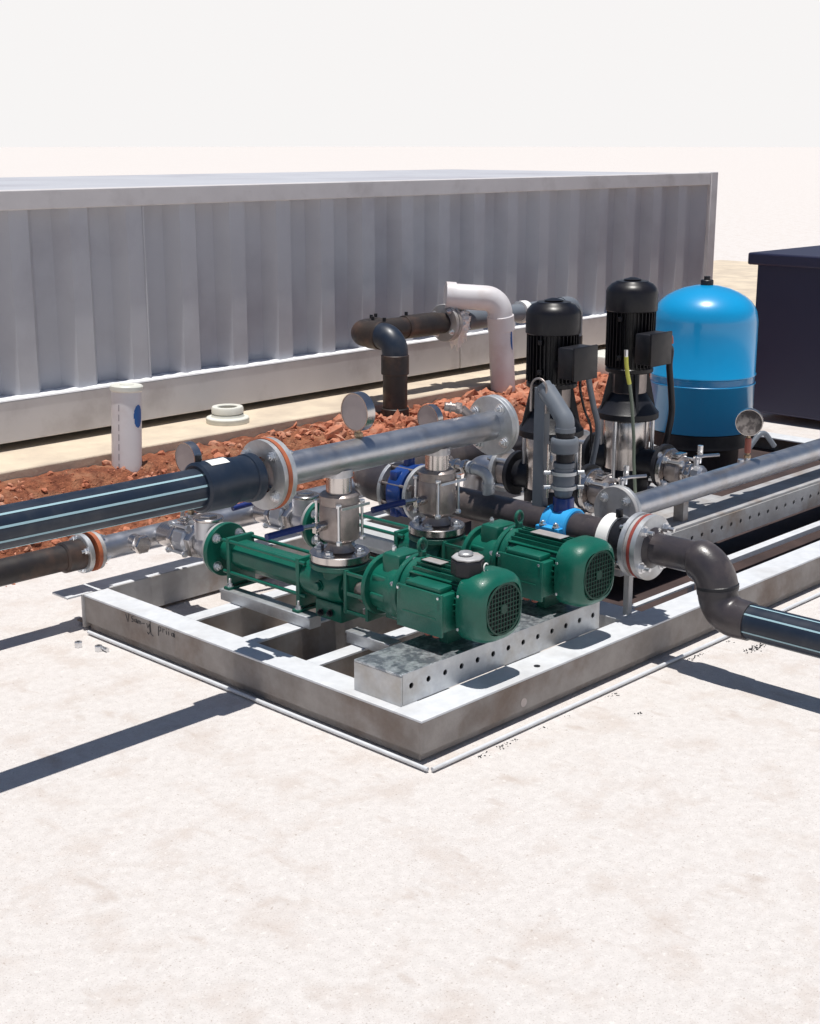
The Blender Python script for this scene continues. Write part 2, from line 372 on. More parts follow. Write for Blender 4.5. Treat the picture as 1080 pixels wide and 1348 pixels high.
MB().cyl((4.95, 5.03, .598), (5.50, 5.03, .592), .054, 36).build('wall_run', 'dirtyblack', t)
MB().cyl((4.96, 5.03, .598), (5.03, 5.03, .598), .063, 36, ch=.003).build('run_coupler', 'dirtyblack', t)
MB().cyl((5.20, 5.03, .596), (5.44, 5.03, .594), .060, 36, ch=.003).build('run_coupler', 'dirtyblack', t)
mb = MB()
for p in ((4.90, 4.95, .665), (4.93, 4.99, .668), (5.0, 5.03, .665), (5.22, 5.03, .655), (4.90, 4.87, .665)): mb.cyl(p, Vector(p) + Z * .018, .009, 10)
mb.build('fusion_terminal', 'black', t)
flange(t, (5.50, 5.03, .592), X, .098, .022, 'galv_dull', .05, 4, ph=.6, both=True, bs=.012)
flange(t, (5.528, 5.03, .592), X, .098, .02, 'galv_dull', .05, 0)
# plastic wrap
u = MB(); vs = []; fs = []; ns = 72; nh = 22; rn = random.Random(9)
for j in range(nh + 1):
    for i in range(ns):
        a = 2 * math.pi * i / ns; h = .09 * j / nh
        r = .058 + .022 * noise.noise(Vector((math.cos(a) * 4, math.sin(a) * 4, h * 45))) + .012 * noise.noise(Vector((math.cos(a) * 11, math.sin(a) * 11, h * 90))) + .020 * math.sin(j / nh * math.pi)
        sag = .075 * max(0, -math.sin(a)) ** 4 * max(0, noise.noise(Vector((h * 55, a * 3, 2))) * 1.6 + .45)
        vs.append((5.558 + h, 5.03 + r * math.cos(a), .592 + r * math.sin(a) - sag))
for j in range(nh):
    for i in range(ns): a = j * ns + i; b = j * ns + (i + 1) % ns; fs.append((a, b, b + ns, a + ns))
o = u.add(vs, fs).build('plastic_wrap', 'plast', ang=25); recenter(o)
tag(o, 'crumpled white plastic wrap tied around the pipe joint beside the container', 'plastic wrap')
# grey run continuing right
t = thing('grey_wall_pipe', (6.2, 5.03, .5), 'grey pipe running on along the container with a white clamp band', 'pipe')
MB().cyl((5.64, 5.03, .59), (6.55, 5.03, .60), .048, 32).cyl((5.66, 5.03, .59), (5.86, 5.03, .592), .056, 32, ch=.004).build('pipe_barrel', 'pvcgrey', t)
b = MB().ring((6.13, 5.03, .596), X, .062, .048, .05, 36).build('clamp_band', 'white', t)
mb = MB()
for z in (.575, .61): mb.box((6.145, 4.966, z - .008), (6.165, 4.970, z + .008))
mb.build('clamp_slot', 'ink', b)
MB().tube(arc([(6.5, 5.03, .60), (6.63, 5.03, .60), (6.63, 5.03, .28)], .07, 10), .052, 28).build('elbow', 'pvcgrey', t)
MB().cyl((6.63, 5.03, .15), (6.63, 5.03, .42), .055, 28).build('downpipe', 'black', t)

# flange adapter lying on the slab
t = thing('white_flange_adapter', (4.085, 5.10, .25), 'white stepped plastic flange ring lying on the slab against the container', 'flange adapter')
MB().lathe([(.055, 0), (.098, 0), (.100, .003), (.100, .022), (.097, .026), (.078, .028), (.074, .034), (.074, .040), (.055, .04), (.055, 0)], (4.085, 5.09, .25), Z, 56, caps=False).build('base_ring', 'offwhite', t)
MB().lathe([(.046, 0), (.068, 0), (.074, .004), (.074, .028), (.070, .034), (.048, .034), (.045, .030), (.046, 0)], (4.085, 5.09, .291), Z, 56, caps=False).build('upper_ring', 'offwhite', t)

# white box between the vertical pumps
o = MB().cbox((6.52, 4.66, .17), (6.78, 4.92, .335), .012).build('pale_block', 'offwhite'); recenter(o)
tag(o, 'pale concrete block in the soil, seen between the two vertical pumps', 'block')

# ================================================================== SKID FRAME
SK = thing('skid_frame', (2.34, 2.19, 0), 'galvanised steel skid frame of channels lying on the concrete under the pumps', 'skid frame')
def chan(name, a, b, axis, out, w=.11, z0=.03, z1=.12, th=.007, a1=None):
    """channel along an axis with its web on the `out` side"""
    if axis == 'y':
        x = a[0]; s = out
        wb = MB().box((x, a[1], z0), (x - s * th, b[1], z1 - th)); wb.box((x - s * (th + .0005), a[1], z0), (x - s * w * .5, b[1], z0 + th))
        tp = MB().box((x, a1 if a1 else a[1], z1 - th + .0002), (x - s * w, b[1], z1))
    else:
        y = a[1]; s = out
        wb = MB().box((a[0], y, z0), (b[0], y - s * th, z1 - th)); wb.box((a[0] + .008, y - s * (th + .0005), z0), (b[0], y - s * w * .5, z0 + th))
        tp = MB().box((a[0], y, z1 - th + .0002), (b[0], y - s * w, z1))
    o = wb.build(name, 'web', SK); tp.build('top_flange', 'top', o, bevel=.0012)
    return o
lc = chan('side_channel', (2.366, 2.2355), (2.366, 3.70), 'y', -1, w=.09, a1=2.3265)
chan('side_channel', (2.366, 2.228), (6.2, 2.228), 'x', -1, w=.098, z0=.0305)
MB().box((2.31, 3.7085, .113), (6.2, 3.795, .12)).build('top_flange', 'top', SK, bevel=.0012)
MB().box((2.38, 3.7085, .012), (6.2, 3.77, .019)).build('bottom_flange', 'web', SK)
MB().box((2.36, 3.698, .012), (6.2, 3.708, .1195)).build('inner_web', 'galv_dull', SK)
chan('side_channel', (6.2, 2.33), (6.2, 3.69), 'y', 1)
for y, w in ((3.245, .055), (2.965, .062), (2.70, .052)): chan('crossbeam', (2.4565, y), (3.60, y), 'x', -1, w=w, z0=.012)
MB().box((3.4505, 2.370, .113), (3.82, 2.390, .119)).box((3.80, 2.372, .046), (3.815, 2.388, .1128)).build('spacer_bar', 'top', SK)
MB().box((3.34, 2.3265, .113), (3.45, 2.558, .1198)).box((3.34, 2.3265, .03), (3.347, 2.558, .1128)).build('crossbeam', 'top', SK)
for y in (2.43,): MB().box((3.98, y, .10), (6.19, y + .035, .118)).build('spacer_bar', 'top', SK)
for x in (4.02, 5.1, 6.1): MB().box((x, 2.436, .0455), (x + .03, 2.458, .0998)).build('spacer_post', 'web', SK)
# dark recessed base strip below the web
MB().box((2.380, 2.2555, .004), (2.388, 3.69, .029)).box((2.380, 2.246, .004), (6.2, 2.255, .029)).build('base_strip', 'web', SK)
# gusset plate at the near end of the crossbeams, drain holes
MB().cyl((2.862, 2.262, .1205), (2.862, 2.262, .1215), .009, 20).build('drain_hole', 'black', SK)
MB().cyl((2.765, 2.2275, .052), (2.765, 2.2268, .052), .012, 24).build('lit_hole_disc', 'beige', SK)  # pale disc; light showing through a web hole put into its colour
# handwriting on the left web (marker): strokes in (u along -Y, w up) metres
rn = random.Random(2)
def ink(strokes, r=.0011):
    mb = MB()
    for st in strokes: mb.tube([(2.3652, 3.475 - a * 1.1, .119 - b * .98) for a, b in st], r, 6)
    return mb.build('handwriting', 'ink', lc)
def sh(st, dx, dy=0, s=1.): return [[(a * s + dx, b * s + dy) for a, b in q] for q in st]
Vv = [[(0, .010), (.010, .034), (.016, .006)]]; Ss = [[(.012, .010), (.004, .012), (.004, .018), (.012, .022), (.010, .028), (.002, .028)]]
Aa = [[(.010, .016), (.002, .018), (.002, .026), (.010, .026), (.011, .015), (.013, .028)]]; Mm = [[(0, .028), (.001, .017), (.006, .017), (.007, .027), (.008, .017), (.013, .017), (.015, .027)]]
Pp = [[(0, .040), (.002, .010), (.012, .010), (.012, .022), (.002, .024)]]; Yy = [[(0, .012), (.005, .026), (.012, .010)], [(.012, .010), (.014, .036), (.006, .046), (.002, .040)]]
Rr = [[(0, .028), (.001, .016), (.009, .017)]]; Ii = [[(0, .016), (.001, .028)], [(.001, .009), (.0015, .011)]]
ink(sh(Vv, .0) + sh(Ss, .024) + sh(Aa, .040) + sh(Mm, .056) + sh([[(0, .022), (.014, .020)]], .074) + sh(Yy, .098, .004) + sh([[(0, .004), (.002, .046)], [(.002, .046), (.012, .050)]], .114) + sh(Pp, .150, .002) + sh(Rr, .170, -.002) + sh(Ii, .186) + sh(Ii, .196) + sh(Aa, .208) + sh(Ii, .222))
# thin white conduits on the ground beside the frame
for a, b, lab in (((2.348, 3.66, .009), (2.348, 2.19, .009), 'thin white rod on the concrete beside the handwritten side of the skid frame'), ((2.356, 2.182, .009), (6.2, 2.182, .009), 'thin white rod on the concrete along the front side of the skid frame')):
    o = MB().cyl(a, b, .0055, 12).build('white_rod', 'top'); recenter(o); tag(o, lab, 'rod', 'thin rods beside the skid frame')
for (p, lab) in (((2.262, 3.585, 0), 'loose zinc nut nearest the frame corner, on the concrete outside the rod'), ((2.285, 3.51, 0), 'loose zinc nut with a bolt shank, touching the thin rod')):
    b = MB().lathe([(.012, 0), (.013, .002), (.013, .016), (.011, .018), (.006, .018), (.006, .002)], p, Z, 6, ph=rn.random())
    if 'shank' in lab: b.cyl(Vector(p) + Vector((.012, -.002, .007)), Vector(p) + Vector((.012, -.03, .007)), .0065, 12)
    o = b.build('loose_nut', 'bolt'); recenter(o); tag(o, lab, 'nut', 'loose nuts on the concrete')
mb = MB(); rn = random.Random(4)
for i in range(420):
    x = rn.uniform(2.5, 3.7)
    if noise.noise(Vector((x * 9, 1, 1))) < .05: continue
    rock(mb, (x, 2.168 - abs(rn.gauss(0, .010)), .0005), rn.uniform(.0007, .0028), rn)
for i in range(70): rock(mb, (rn.gauss(3.70, .028), rn.gauss(2.07, .010), .001), rn.uniform(.001, .0038), rn)
for cx_, cy_ in ((3.02, 2.03),):
    for k in range(9): rock(mb, (rn.gauss(cx_, .005), rn.gauss(cy_, .004), .0005), rn.uniform(.0008, .003), rn)
o = mb.build('black_grit', 'black', ang=20); struct(o, 'stuff')
# added dark plate, its colour standing for the shade inside the skid
o = MB().box((3.50, 2.328, .02), (6.15, 3.69, .045)).build('shade_plate', 'deck')
recenter(o); tag(o, 'added dark plate, coloured as the shade inside the right part of the skid frame', 'shade plate')

# ================================================================== PERFORATED BEAMS
def holed_face(mb, org, u, w, n, pitch, h, r, hz, depth):
    """strip of n cells: plate in plane (u,w) with round holes of radius r at height hz"""
    u = Vector(u); w = Vector(w); nrm = u.cross(w).normalized(); org = Vector(org)
    corners = [math.atan2(b, a) for a, b in ((pitch / 2, h - hz), (-pitch / 2, h - hz), (-pitch / 2, -hz), (pitch / 2, -hz))]
    ang = sorted([2 * math.pi * i / 16 - math.pi + .01 for i in range(16)] + corners)
    for k in range(n):
        c = org + u * (pitch * (k + .5)) + w * hz; inner = []; outer = []; back = []
        for a in ang:
            ca, sa = math.cos(a), math.sin(a)
            t = min((pitch / 2) / abs(ca) if abs(ca) > 1e-6 else 9, ((h - hz) if sa > 0 else hz) / abs(sa) if abs(sa) > 1e-6 else 9)
            inner.append(c + (u * ca + w * sa) * r); outer.append(c + (u * ca + w * sa) * t); back.append(c + (u * ca + w * sa) * r - nrm * depth)
        m = len(ang); mb.add(inner + outer + back, [(i, (i + 1) % m, m + (i + 1) % m, m + i) for i in range(m)] + [(i, (i + 1) % m, 2 * m + (i + 1) % m, 2 * m + i) for i in range(m)])
def perf_beam(name, loc, x0, n, y0, y1, z0, z1, label, m='galv'):
    t = thing(name, loc, label, 'beam'); h = z1 - z0; pitch = .064; x1 = x0 + n * pitch
    mb = MB(); holed_face(mb, (x0, y0, z0), X, Z, n, pitch, h, .008, .047, .005)
    mb.add([(x0, y0 + .005, z0), (x1, y0 + .005, z0), (x1, y0 + .005, z1), (x0, y0 + .005, z1)], []) 
    mb.build('perforated_web', m, t)
    MB().box((x0 - .0005, y0 + .0005, z0), (x0 - .006, y1, z1 - .0065)).build('end_plate', m, t)
    MB().box((x0 - .006, y0 + .0005, z1 - .006), (x1, y1, z1 + .0005)).build('top_plate', 'galv_blotch' if m == 'galv' else m, t, bevel=.001)
    MB().box((x0, y1 - .006, z0), (x1, y1, z1 - .0065)).build('rear_web', m, t)
    MB().box((x0 + .0005, y0 + .0055, z0 + .0003), (x1 - .0005, y1 - .0065, z0 + .003)).build('light_stop_bottom', 'web', t)  # added, unseen: keeps light from below out of the hollow beam
    MB().box((x1 - .004, y0 + .0055, z0 + .0035), (x1 - .0002, y1 - .0065, z1 - .0065)).build('light_stop_end', 'web', t)  # added with it to close the end, so the hollow stays dark
    return t
perf_beam('perforated_beam', (2.8, 2.41, .12), 2.402, 13, 2.328, 2.498, .121, .205, 'galvanised perforated beam with row of round holes, lying under the green motors')
# its bright splice plates
# foot rails
def foot_rail(a, b, label, w=.045):
    t = MB(); x, y0 = a; x1, y1 = b
    t.box((x, y0, .121), (x + w, y1, .158)); t.box((x - .004, y0, .150), (x, y1, .158))
    o = t.build('foot_rail', 'galv', bevel=.0015); recenter(o); tag(o, label, 'rail', 'foot rails under the pumps'); return o
PX1, PX2 = 2.70, 3.115
foot_rail((2.632, 2.93), (0, 3.345), 'long galvanised foot rail under the nearer green pump tube')
foot_rail((2.632 + PX2 - PX1, 2.93), (0, 3.345), 'long galvanised foot rail under the farther pump tube')
foot_rail((2.632, 2.60), (0, 2.775), 'short galvanised foot block under the nearer gear unit')
foot_rail((2.632 + PX2 - PX1, 2.60), (0, 2.775), 'short galvanised foot block under the farther gear unit')

# ================================================================== GREEN PUMPS
def green_pump(px, second, label):
    t = thing('progressing_cavity_pump', (px, 2.87, .158), label, 'pump', 'green pumps on the skid')
    A = lambda y, z=.262: Vector((px, y, z))
    # suction flange
    f = flange(t, A(3.385), Y, .086, .018, 'green', 0, 4, .064, .012, both=True, stud=.012, name='suction_flange', bm_='bolt')
    # end plates, stator, tie rods
    for y in (3.315, 2.992):
        MB().cbox((px - .052, y, .168), (px + .052, y + .016, .322), .003).build('end_plate', 'green', t)
    MB().cyl(A(3.331), A(3.386), .034, 32).build('suction_neck', 'green', t)
    sm = 'green' if not second else 'top'
    MB().lathe([(.047, 0), (.047, .307)], A(3.0085), Y, 8, ph=R(22.5)).build('stator_tube', sm, t, bevel=.004)
    for dx, dz in ((-.045, .048), (.045, .048), (-.045, -.052), (.045, -.052)):
        MB().cyl(A(2.97) + Vector((dx, 0, dz)), A(3.35) + Vector((dx, 0, dz)), .0058, 12).build('tie_rod', 'green', t)
    # feet
    for y in (3.318, 2.998):
        MB().box((px - .066, y - .014, .1582), (px + .055, y + .012, .1665)).build('foot', 'green', t, bevel=.001)
        b = bolt(t, (px - .052, y - .002, .1667), Z, .0085, .008, .018)
    # suction body / discharge body
    bd = MB().lathe([(.050, 0), (.056, .012), (.060, .04), (.060, .10), (.056, .15), (.052, .165)], A(2.825), Y, 36, caps=True)
    bd.lathe([(.060, 0), (.054, .03), (.050, .055)], (px, 2.87, .262), Z, 32, caps=False)
    bd.build('discharge_body', 'green', t)
    MB().cyl((px, 2.87, .316), (px, 2.87, .334), .088, 56, ch=.003).build('discharge_flange', 'green', t)
    MB().cbox((px - .045, 2.82, .160), (px + .045, 2.93, .215), .004).build('body_foot', 'green', t)
    MB().hexa((px - .062, 2.895, .262), -X, .013, .012).cyl((px - .05, 2.895, .262), (px - .063, 2.895, .262), .017, 20).build('drain_plug', 'green', t)
    # bracket nuts (small dirty ones below)
    for q in ((px - .05, 2.86, .185), (px - .05, 2.90, .178)): bolt(t, q, -X, .008, .008, .006, 'black', name='foot_nut')
    # lantern
    lan = MB()
    lan.cbox((px - .052, 2.79, .198), (px + .052, 2.803, .328), .003); lan.cbox((px - .056, 2.70, .196), (px + .056, 2.711, .332), .003)
    for dx in (-.050, .042):
        lan.box((px + dx, 2.7105, .316), (px + dx + .008, 2.7905, .324)); lan.box((px + dx, 2.7105, .202), (px + dx + .008, 2.7905, .210)); lan.box((px + dx, 2.7105, .255), (px + dx + .008, 2.7905, .265))
    lan.build('lantern', 'green', t)
    MB().cyl(A(2.70), A(2.83), .022, 24).cyl(A(2.74), A(2.765), .034, 24).build('shaft_coupling', 'stain_dull', t)
    MB().lathe([(.048, 0), (.054, .004), (.054, .014), (.05, .018)], A(2.695, .275) , Y, 40).build('lantern_rim', 'green', t)
    # round drive flange and gear case
    G = lambda y: Vector((px, y, .300))
    MB().cyl(G(2.682), G(2.697), .088, 48, ch=.003).build('drive_flange', 'green', t)
    gc = MB().lathe([(.079, 0), (.081, .01), (.081, .03), (.070, .055), (.066, .11)], G(2.572), Y, 40, n=2.4)
    for a in range(8):
        an = a * math.pi / 4 + .2; gc.cbox(*(lambda c: (c - Vector((.009, .02, .009)), c + Vector((.009, .035, .009))))(G(2.64) + Vector((math.cos(an) * .066, 0, math.sin(an) * .066))), .004)
    gc.build('gear_case', 'green', t)
    MB().cbox((px - .046, 2.585, .30), (px + .046, 2.655, .412), .012).build('gear_housing_hump', 'green', t)
    MB().lathe([(.052, 0), (.05, .05)], (px, 2.61, .22), Z, 4, ph=R(45)).build('gear_underside', 'green', t)
    flange(t, (px, 2.552, .318), Y, .096, .016, 'green', 0, 6, .086, .0065, ph=.3, both=True, stud=.004, name='motor_flange')
    MB().hexa((px - .02, 2.63, .412), Z, .007, .014).cyl((px - .02, 2.63, .424), (px - .02, 2.63, .430), .004, 10).build('breather_plug', 'bolt', t)
    ev = MB().cyl((px + .004, 2.545, .405), (px + .004, 2.545, .425), .011, 16)
    pts = [(px + .004 + .015 * math.cos(a), 2.545, .441 + .017 * math.sin(a)) for a in [2 * math.pi * i / 24 for i in range(25)]]
    ev.tube(pts, .0052, 10, caps=False); ev.build('eye_bolt', 'green', t)
    # motor
    C = lambda y: Vector((px, y, .327))
    MB().lathe([(.062, 0), (.070, .012), (.072, .20), (.072, .23)], C(2.322), Y, 48, n=2.5).build('motor_body', 'green', t)
    MB().cyl(C(2.528), C(2.554), .084, 48, ch=.004).build('motor_end_shield', 'green', t)
    fin = MB()
    for i in range(7):
        x = -.048 + i * .016; zt = math.sqrt(max(0, .0855 ** 2 - x * x)) if abs(x) > .02 else .0855
        for sgn in (1, -1):
            fin.box((px + x - .0016, 2.345, .327 + sgn * .05), (px + x + .0016, 2.53, .327 + sgn * zt))
    for i in range(8):
        z = -.056 + i * .016; xt = math.sqrt(max(0, .0845 ** 2 - z * z))
        for sgn in (1, -1):
            fin.box((px + sgn * .05, 2.345, .327 + z - .0016), (px + sgn * xt, 2.53, .327 + z + .0016))
    fin.build('cooling_fins', 'green', t)
    # terminal box on the -X side
    tb = MB().cbox((px - .125, 2.352, .262), (px - .06, 2.508, .366), .006)
    tb.build('terminal_box', 'green', t)
    MB().cbox((px - .1315, 2.348, .254), (px - .1235, 2.512, .371), .0025).box((px - .1335, 2.37, .30), (px - .1312, 2.49, .3025)).build('terminal_box_lid', 'green', t)
    MB().cbox((px - .120, 2.368, .362), (px - .066, 2.492, .382), .005).build('terminal_box_ridge', 'green', t)
    for yy in (2.358, 2.502): bolt(t, (px - .1318, yy, .362), -X, .004, .004, 0, washer=False, name='lid_screw')
    for yy in (2.40, 2.43): MB().cyl((px - .095, yy, .262), (px - .095, yy, .236), .010, 16, ch=.002).build('cable_gland', 'redprobe', t)
    # nameplate
    if second: MB().box((px - .030, 2.365, .4145), (px + .012, 2.475, .4165)).build('nameplate', 'galv_dull', t)
    else: MB().box((px - .036, 2.44, .4145), (px - .004, 2.51, .4165)).build('nameplate', 'galv_dull', t)
    # fan cover
    MB().lathe([(.093, 0), (.095, -.004), (.095, -.045), (.0925, -.062), (.087, -.075), (.079, -.083), (.0695, -.087), (.069, -.080), (.02, -.079)], C(2.335), Y, 64, n=3.1).build('fan_cover', 'green', t)
    gr = MB().lathe([(.0688, 0), (.0688, .0015)], C(2.2545), Y, 40)
    gback = gr.build('fan_opening', 'black', t)
    gm = MB(); y = 2.247; rad = .067
    for i in range(-5, 6):
        o_ = i * .0122; L_ = math.sqrt(max(0, rad * rad - o_ * o_))
        if L_ > .01:
            gm.box((px - L_, y, .327 + o_ - .0011), (px + L_, y + .002, .327 + o_ + .0011)); gm.box((px + o_ - .0011, y - .0005, .327 - L_), (px + o_ + .0011, y + .0025, .327 + L_))
    gm.ring(C(y - .001), Y, .071, .066, .0045, 8 * 5)
    gm.cyl(C(y - .001), C(y + .002), .013, 20)
    gm.build('fan_grille', 'green_dk', t)
    for dx, dz in ((-.08, .04), (-.08, -.05)): bolt(t, (px - .0945, 2.322, .327 + dz), -X, .004, .003, 0, washer=False, name='cover_screw')
    MB().box((px - .05, 2.40, .2055), (px + .05, 2.43, .245)).build('motor_foot', 'green', t)
    return t
p1 = green_pump(PX1, False, 'nearer green pump with its tube painted green and a black box on its motor')
p2 = green_pump(PX2, True, 'farther green pump with pale unpainted tube and grey nameplate on its motor')
# black box on first motor
mb = MB().cyl((2.665, 2.345, .408), (2.665, 2.345, .452), .045, 8, ch=.004)
b = mb.build('junction_box', 'black', p1, bevel=.003)
MB().cyl((2.665, 2.345, .4523), (2.665, 2.345, .460), .043, 8, ch=.003).build('box_lid', 'galv_dull', b)
MB().cyl((2.663, 2.35, .4603), (2.663, 2.35, .470), .020, 24, ch=.003).build('lid_cap', 'galv', b)
u_ = MB(); pts = [(2.690 + .009 * math.cos(a), 2.3035 - .0003, .430 + .012 * math.sin(a)) for a in [R(40 + 280 * i / 16) for i in range(17)]]
u_.tube([(p[0], p[1], p[2]) for p in pts], .002, 6); u_.build('printed_symbol', 'white', b)

# ================================================================== DISCHARGE BALL VALVES
def ball_valve(px, label):
    t = thing('ball_valve', (px, 2.87, .345), label, 'valve', 'steel ball valves on the pump discharges')
    MB().cyl((px, 2.87, .3345), (px, 2.87, .3375), .086, 48).build('gasket', 'black', t)
    f = MB().cyl((px, 2.87, .338), (px, 2.87, .361), .088, 56, ch=.002).build('mating_flange', 'stain', t)
    for i in range(4):
        a = R(18) + i * math.pi / 2; bolt(f, (px + .066 * math.cos(a), 2.87 + .066 * math.sin(a), .3612), Z, .0125, .011, .006)
    MB().lathe([(.042, 0), (.046, .004), (.036, .016), (.034, .03)], (px, 2.87, .3612), Z, 36).build('weld_neck', 'stain_dull', t)
    MB().lathe([(.036, 0), (.056, .012), (.060, .02), (.060, .075), (.058, .112), (.055, .118)], (px, 2.87, .388), Z, 12).build('valve_body', 'stain_dull', t, bevel=.002)
    MB().lathe([(.05, 0), (.057, .004), (.057, .030), (.050, .036)], (px, 2.87, .4995), Z, 40).build('end_cap', 'stain_dull', t)
    MB().lathe([(.037, 0), (.037, .06)], (px, 2.87, .535), Z, 32, caps=False).build('nipple', 'stain', t)
    for a in (R(-45), R(-135), R(135), R(45)):
        x, y = px + .0655 * math.cos(a), 2.87 + .0655 * math.sin(a)
        MB().cyl((x, y, .405), (x, y, .51), .0042, 10).hexa((x, y, .395), Z, .009, .012).hexa((x, y, .505), Z, .009, .010).build('tie_bolt', 'bolt', t)
    MB().box((px - .05, 2.8095, .500), (px + .06, 2.8045, .507)).build('bracket', 'bolt', t)
    MB().cyl((px - .05, 2.87, .448), (px - .085, 2.87, .448), .014, 16).hexa((px - .085, 2.87, .448), -X, .011, .014).build('valve_stem', 'stain', t)
    hb = MB().box((px - .098, 2.862, .432), (px - .094, 2.878, .462))
    hb.tube([(px - .096, 2.87, .455), (px - .135, 2.885, .452), (px - .16, 2.89, .45)], .007, 8)
    h = hb.build('handle', 'stain', t)
    MB().tube([(px - .13, 2.885, .452), (px - .17, 2.895, .449), (px - .25, 2.90, .446)], .0098, 14).build('handle_grip', 'bluehandle', h)
    return t
ball_valve(PX1, 'stainless three piece ball valve with navy handle, on the nearer green pump')
ball_valve(PX2, 'stainless three piece ball valve with navy handle, on the farther pump')

# ================================================================== DISCHARGE MANIFOLD
MZ = .634; MY = 2.87
t = thing('discharge_manifold', (2.93, MY, MZ - .05), 'long shiny horizontal steel manifold pipe bridging above both green pumps', 'manifold')
MB().cyl((2.448, MY, MZ), (3.365, MY, MZ + .002), .0465, 48).build('manifold_pipe', 'steel', t)
MB().lathe([(.0475, 0), (.051, .01), (.0475, .02)], (2.463, MY, MZ), X, 40, caps=False).build('weld_seam', 'steel', t)
for px in (PX1, PX2): MB().cyl((px, MY, MZ - .05), (px, MY, MZ - .028), .0415, 32).build('branch_socket', 'steel', t)
flange(t, (2.440, MY, MZ), X, .098, .018, 'galv', .04, 4, .078, .012, ph=R(40), name='left_flange', stud=.012)
flange(t, (3.360, MY, MZ + .002), X, .096, .017, 'galv', 0, 0, .078, .012, name='end_flange')
f2 = flange(t, (3.378, MY, MZ + .002), X, .096, .015, 'galv', 0, 4, .075, .011, ph=R(35), name='blind_flange', stud=.01)
for a in range(4):
    an = R(35) + a * math.pi / 2; u, v, w = frame(X); bolt(f2, Vector((3.360, MY, MZ)) + u * .075 * math.cos(an) + v * .075 * math.sin(an), -X, .013, stud=.012)
# gasket + coupling
t2 = thing('electrofusion_coupling', (2.3080, MY, MZ - .07), 'black coupling with a white label joining striped pipe to the manifold flange', 'coupling')
MB().lathe([(.060, 0), (.067, .006), (.068, .10), (.062, .115), (.061, .165), (.052, .175), (.048, .20)], (2.1900, MY, MZ + .002), X, 48).build('coupling_body', 'hdpe', t2)
MB().lathe([(.060, 0), (.066, .004), (.066, .028), (.060, .034)], (2.3530, MY, MZ), X, 48).build('stub_end', 'hdpe', t2)
MB().ring((2.4125, MY, MZ), X, .0965, .05, .014, 48).build('backing_ring', 'galv', t2)
for a in range(4):
    an = R(40) + a * math.pi / 2; u, v, w = frame(X); bolt(t2, Vector((2.4120, MY, MZ)) + u * .078 * math.cos(an) + v * .078 * math.sin(an), -X, .012, stud=.008)
MB().ring((2.4270, MY, MZ), X, .099, .05, .0125, 48).build('gasket', 'orange', t2)
def on_pipe_patch(x0, x1, a0, a1, r, cy, cz, m, name, parent, n=10, lift=.0008):
    vs = []; fs = []
    for i in range(n + 1):
        a = a0 + (a1 - a0) * i / n
        for x in (x0, x1): vs.append((x, cy + (r + lift) * math.cos(a), cz + (r + lift) * math.sin(a)))
    for i in range(n): fs.append((2 * i, 2 * i + 1, 2 * i + 3, 2 * i + 2))
    return MB().add(vs, fs).build(name, m, parent)
on_pipe_patch(2.2200, 2.2800, R(118), R(93), .068, MY, MZ + .002, 'white', 'label_sticker', t2)
MB().cyl((2.2130, 2.885, .70), (2.2130, 2.885, .718), .009, 12).build('fusion_terminal', 'black', t2)
# striped pipe
t3 = thing('striped_supply_pipe', (1.6, MY, MZ - .05), 'black polyethylene pipe with pale blue stripes entering from the left', 'pipe')
MB().cyl((.2, MY, MZ + .018), (2.2030, MY, MZ + .002), .0515, 48).build('pipe_barrel', 'hdpe', t3)
for k, a in enumerate((R(128), R(163), R(202), R(238), R(60), R(0), R(300))):
    vs = []; fs = []
    for i, da in enumerate((-.055, 0, .055)):
        for x, z in ((.2, MZ + .018), (2.1895, MZ + .0022)): vs.append((x, MY + .0522 * math.cos(a + da + math.pi * 0), z + .0522 * math.sin(a + da)))
    MB().add(vs, [(0, 1, 3, 2), (2, 3, 5, 4)]).build('blue_stripe', 'stripe', t3)

# hose fitting by the manifold end
o = MB().hexa((3.265, 2.905, .700), Vector((-.55, .5, .1)), .019, .02).cyl((3.255, 2.914, .702), (3.225, 2.94, .707), .014, 16).cyl((3.240, 2.927, .705), (3.237, 2.93, .7052), .018, 16).cyl((3.290, 2.885, .67), (3.265, 2.905, .70), .014, 14).build('hose_fitting', 'stain_dull'); recenter(o)
tag(o, 'small ribbed metal hose fitting poking out behind the manifold end flange', 'hose fitting')

# ================================================================== GAUGES
def gauge(c, base_z, D, label, normal=(-1, 0, 0), face='face', depth=.034):
    c = Vector(c); nrm = Vector(normal).normalized()
    t = thing('pressure_gauge', (c.x, c.y, base_z), label, 'gauge', 'round pressure gauges')
    k = D / 2
    MB().lathe([(k * .9, 0), (k, .004), (k, depth - .006), (k * .985, depth), (k * .93, depth), (k * .93, depth - .004)], c - nrm * depth * .5, nrm, 48).build('gauge_case', 'stain', t)
    MB().cyl(c + nrm * (depth * .5 - .0038), c + nrm * (depth * .5 - .0018), k * .925, 48).build('gauge_glass', face, t)
    MB().cyl((c.x, c.y, base_z), (c.x, c.y, c.z - k * .95), .0075, 14).hexa((c.x, c.y, base_z + .004), Z, .013, .014).build('gauge_stem', 'brass', t)
    return t
gauge((2.790, 2.88, .757), .678, .113, 'large plain faced pressure gauge standing on top of the long steel manifold')
gauge((2.845, 3.76, .478), .282, .112, 'pressure gauge peeking out behind the black striped pipe')
gauge((4.04, 3.76, .448), .282, .115, 'pressure gauge half hidden behind the far part of the long steel manifold')
g4 = gauge((4.545, 2.63, .515), .375, .10, 'shiny pressure gauge on a red stem at the right edge of the photo', (-.9, -.45, 0), 'glass')
MB().cyl((4.545, 2.63, .40), (4.545, 2.63, .455), .012, 16).build('red_siphon', 'redprobe', g4)
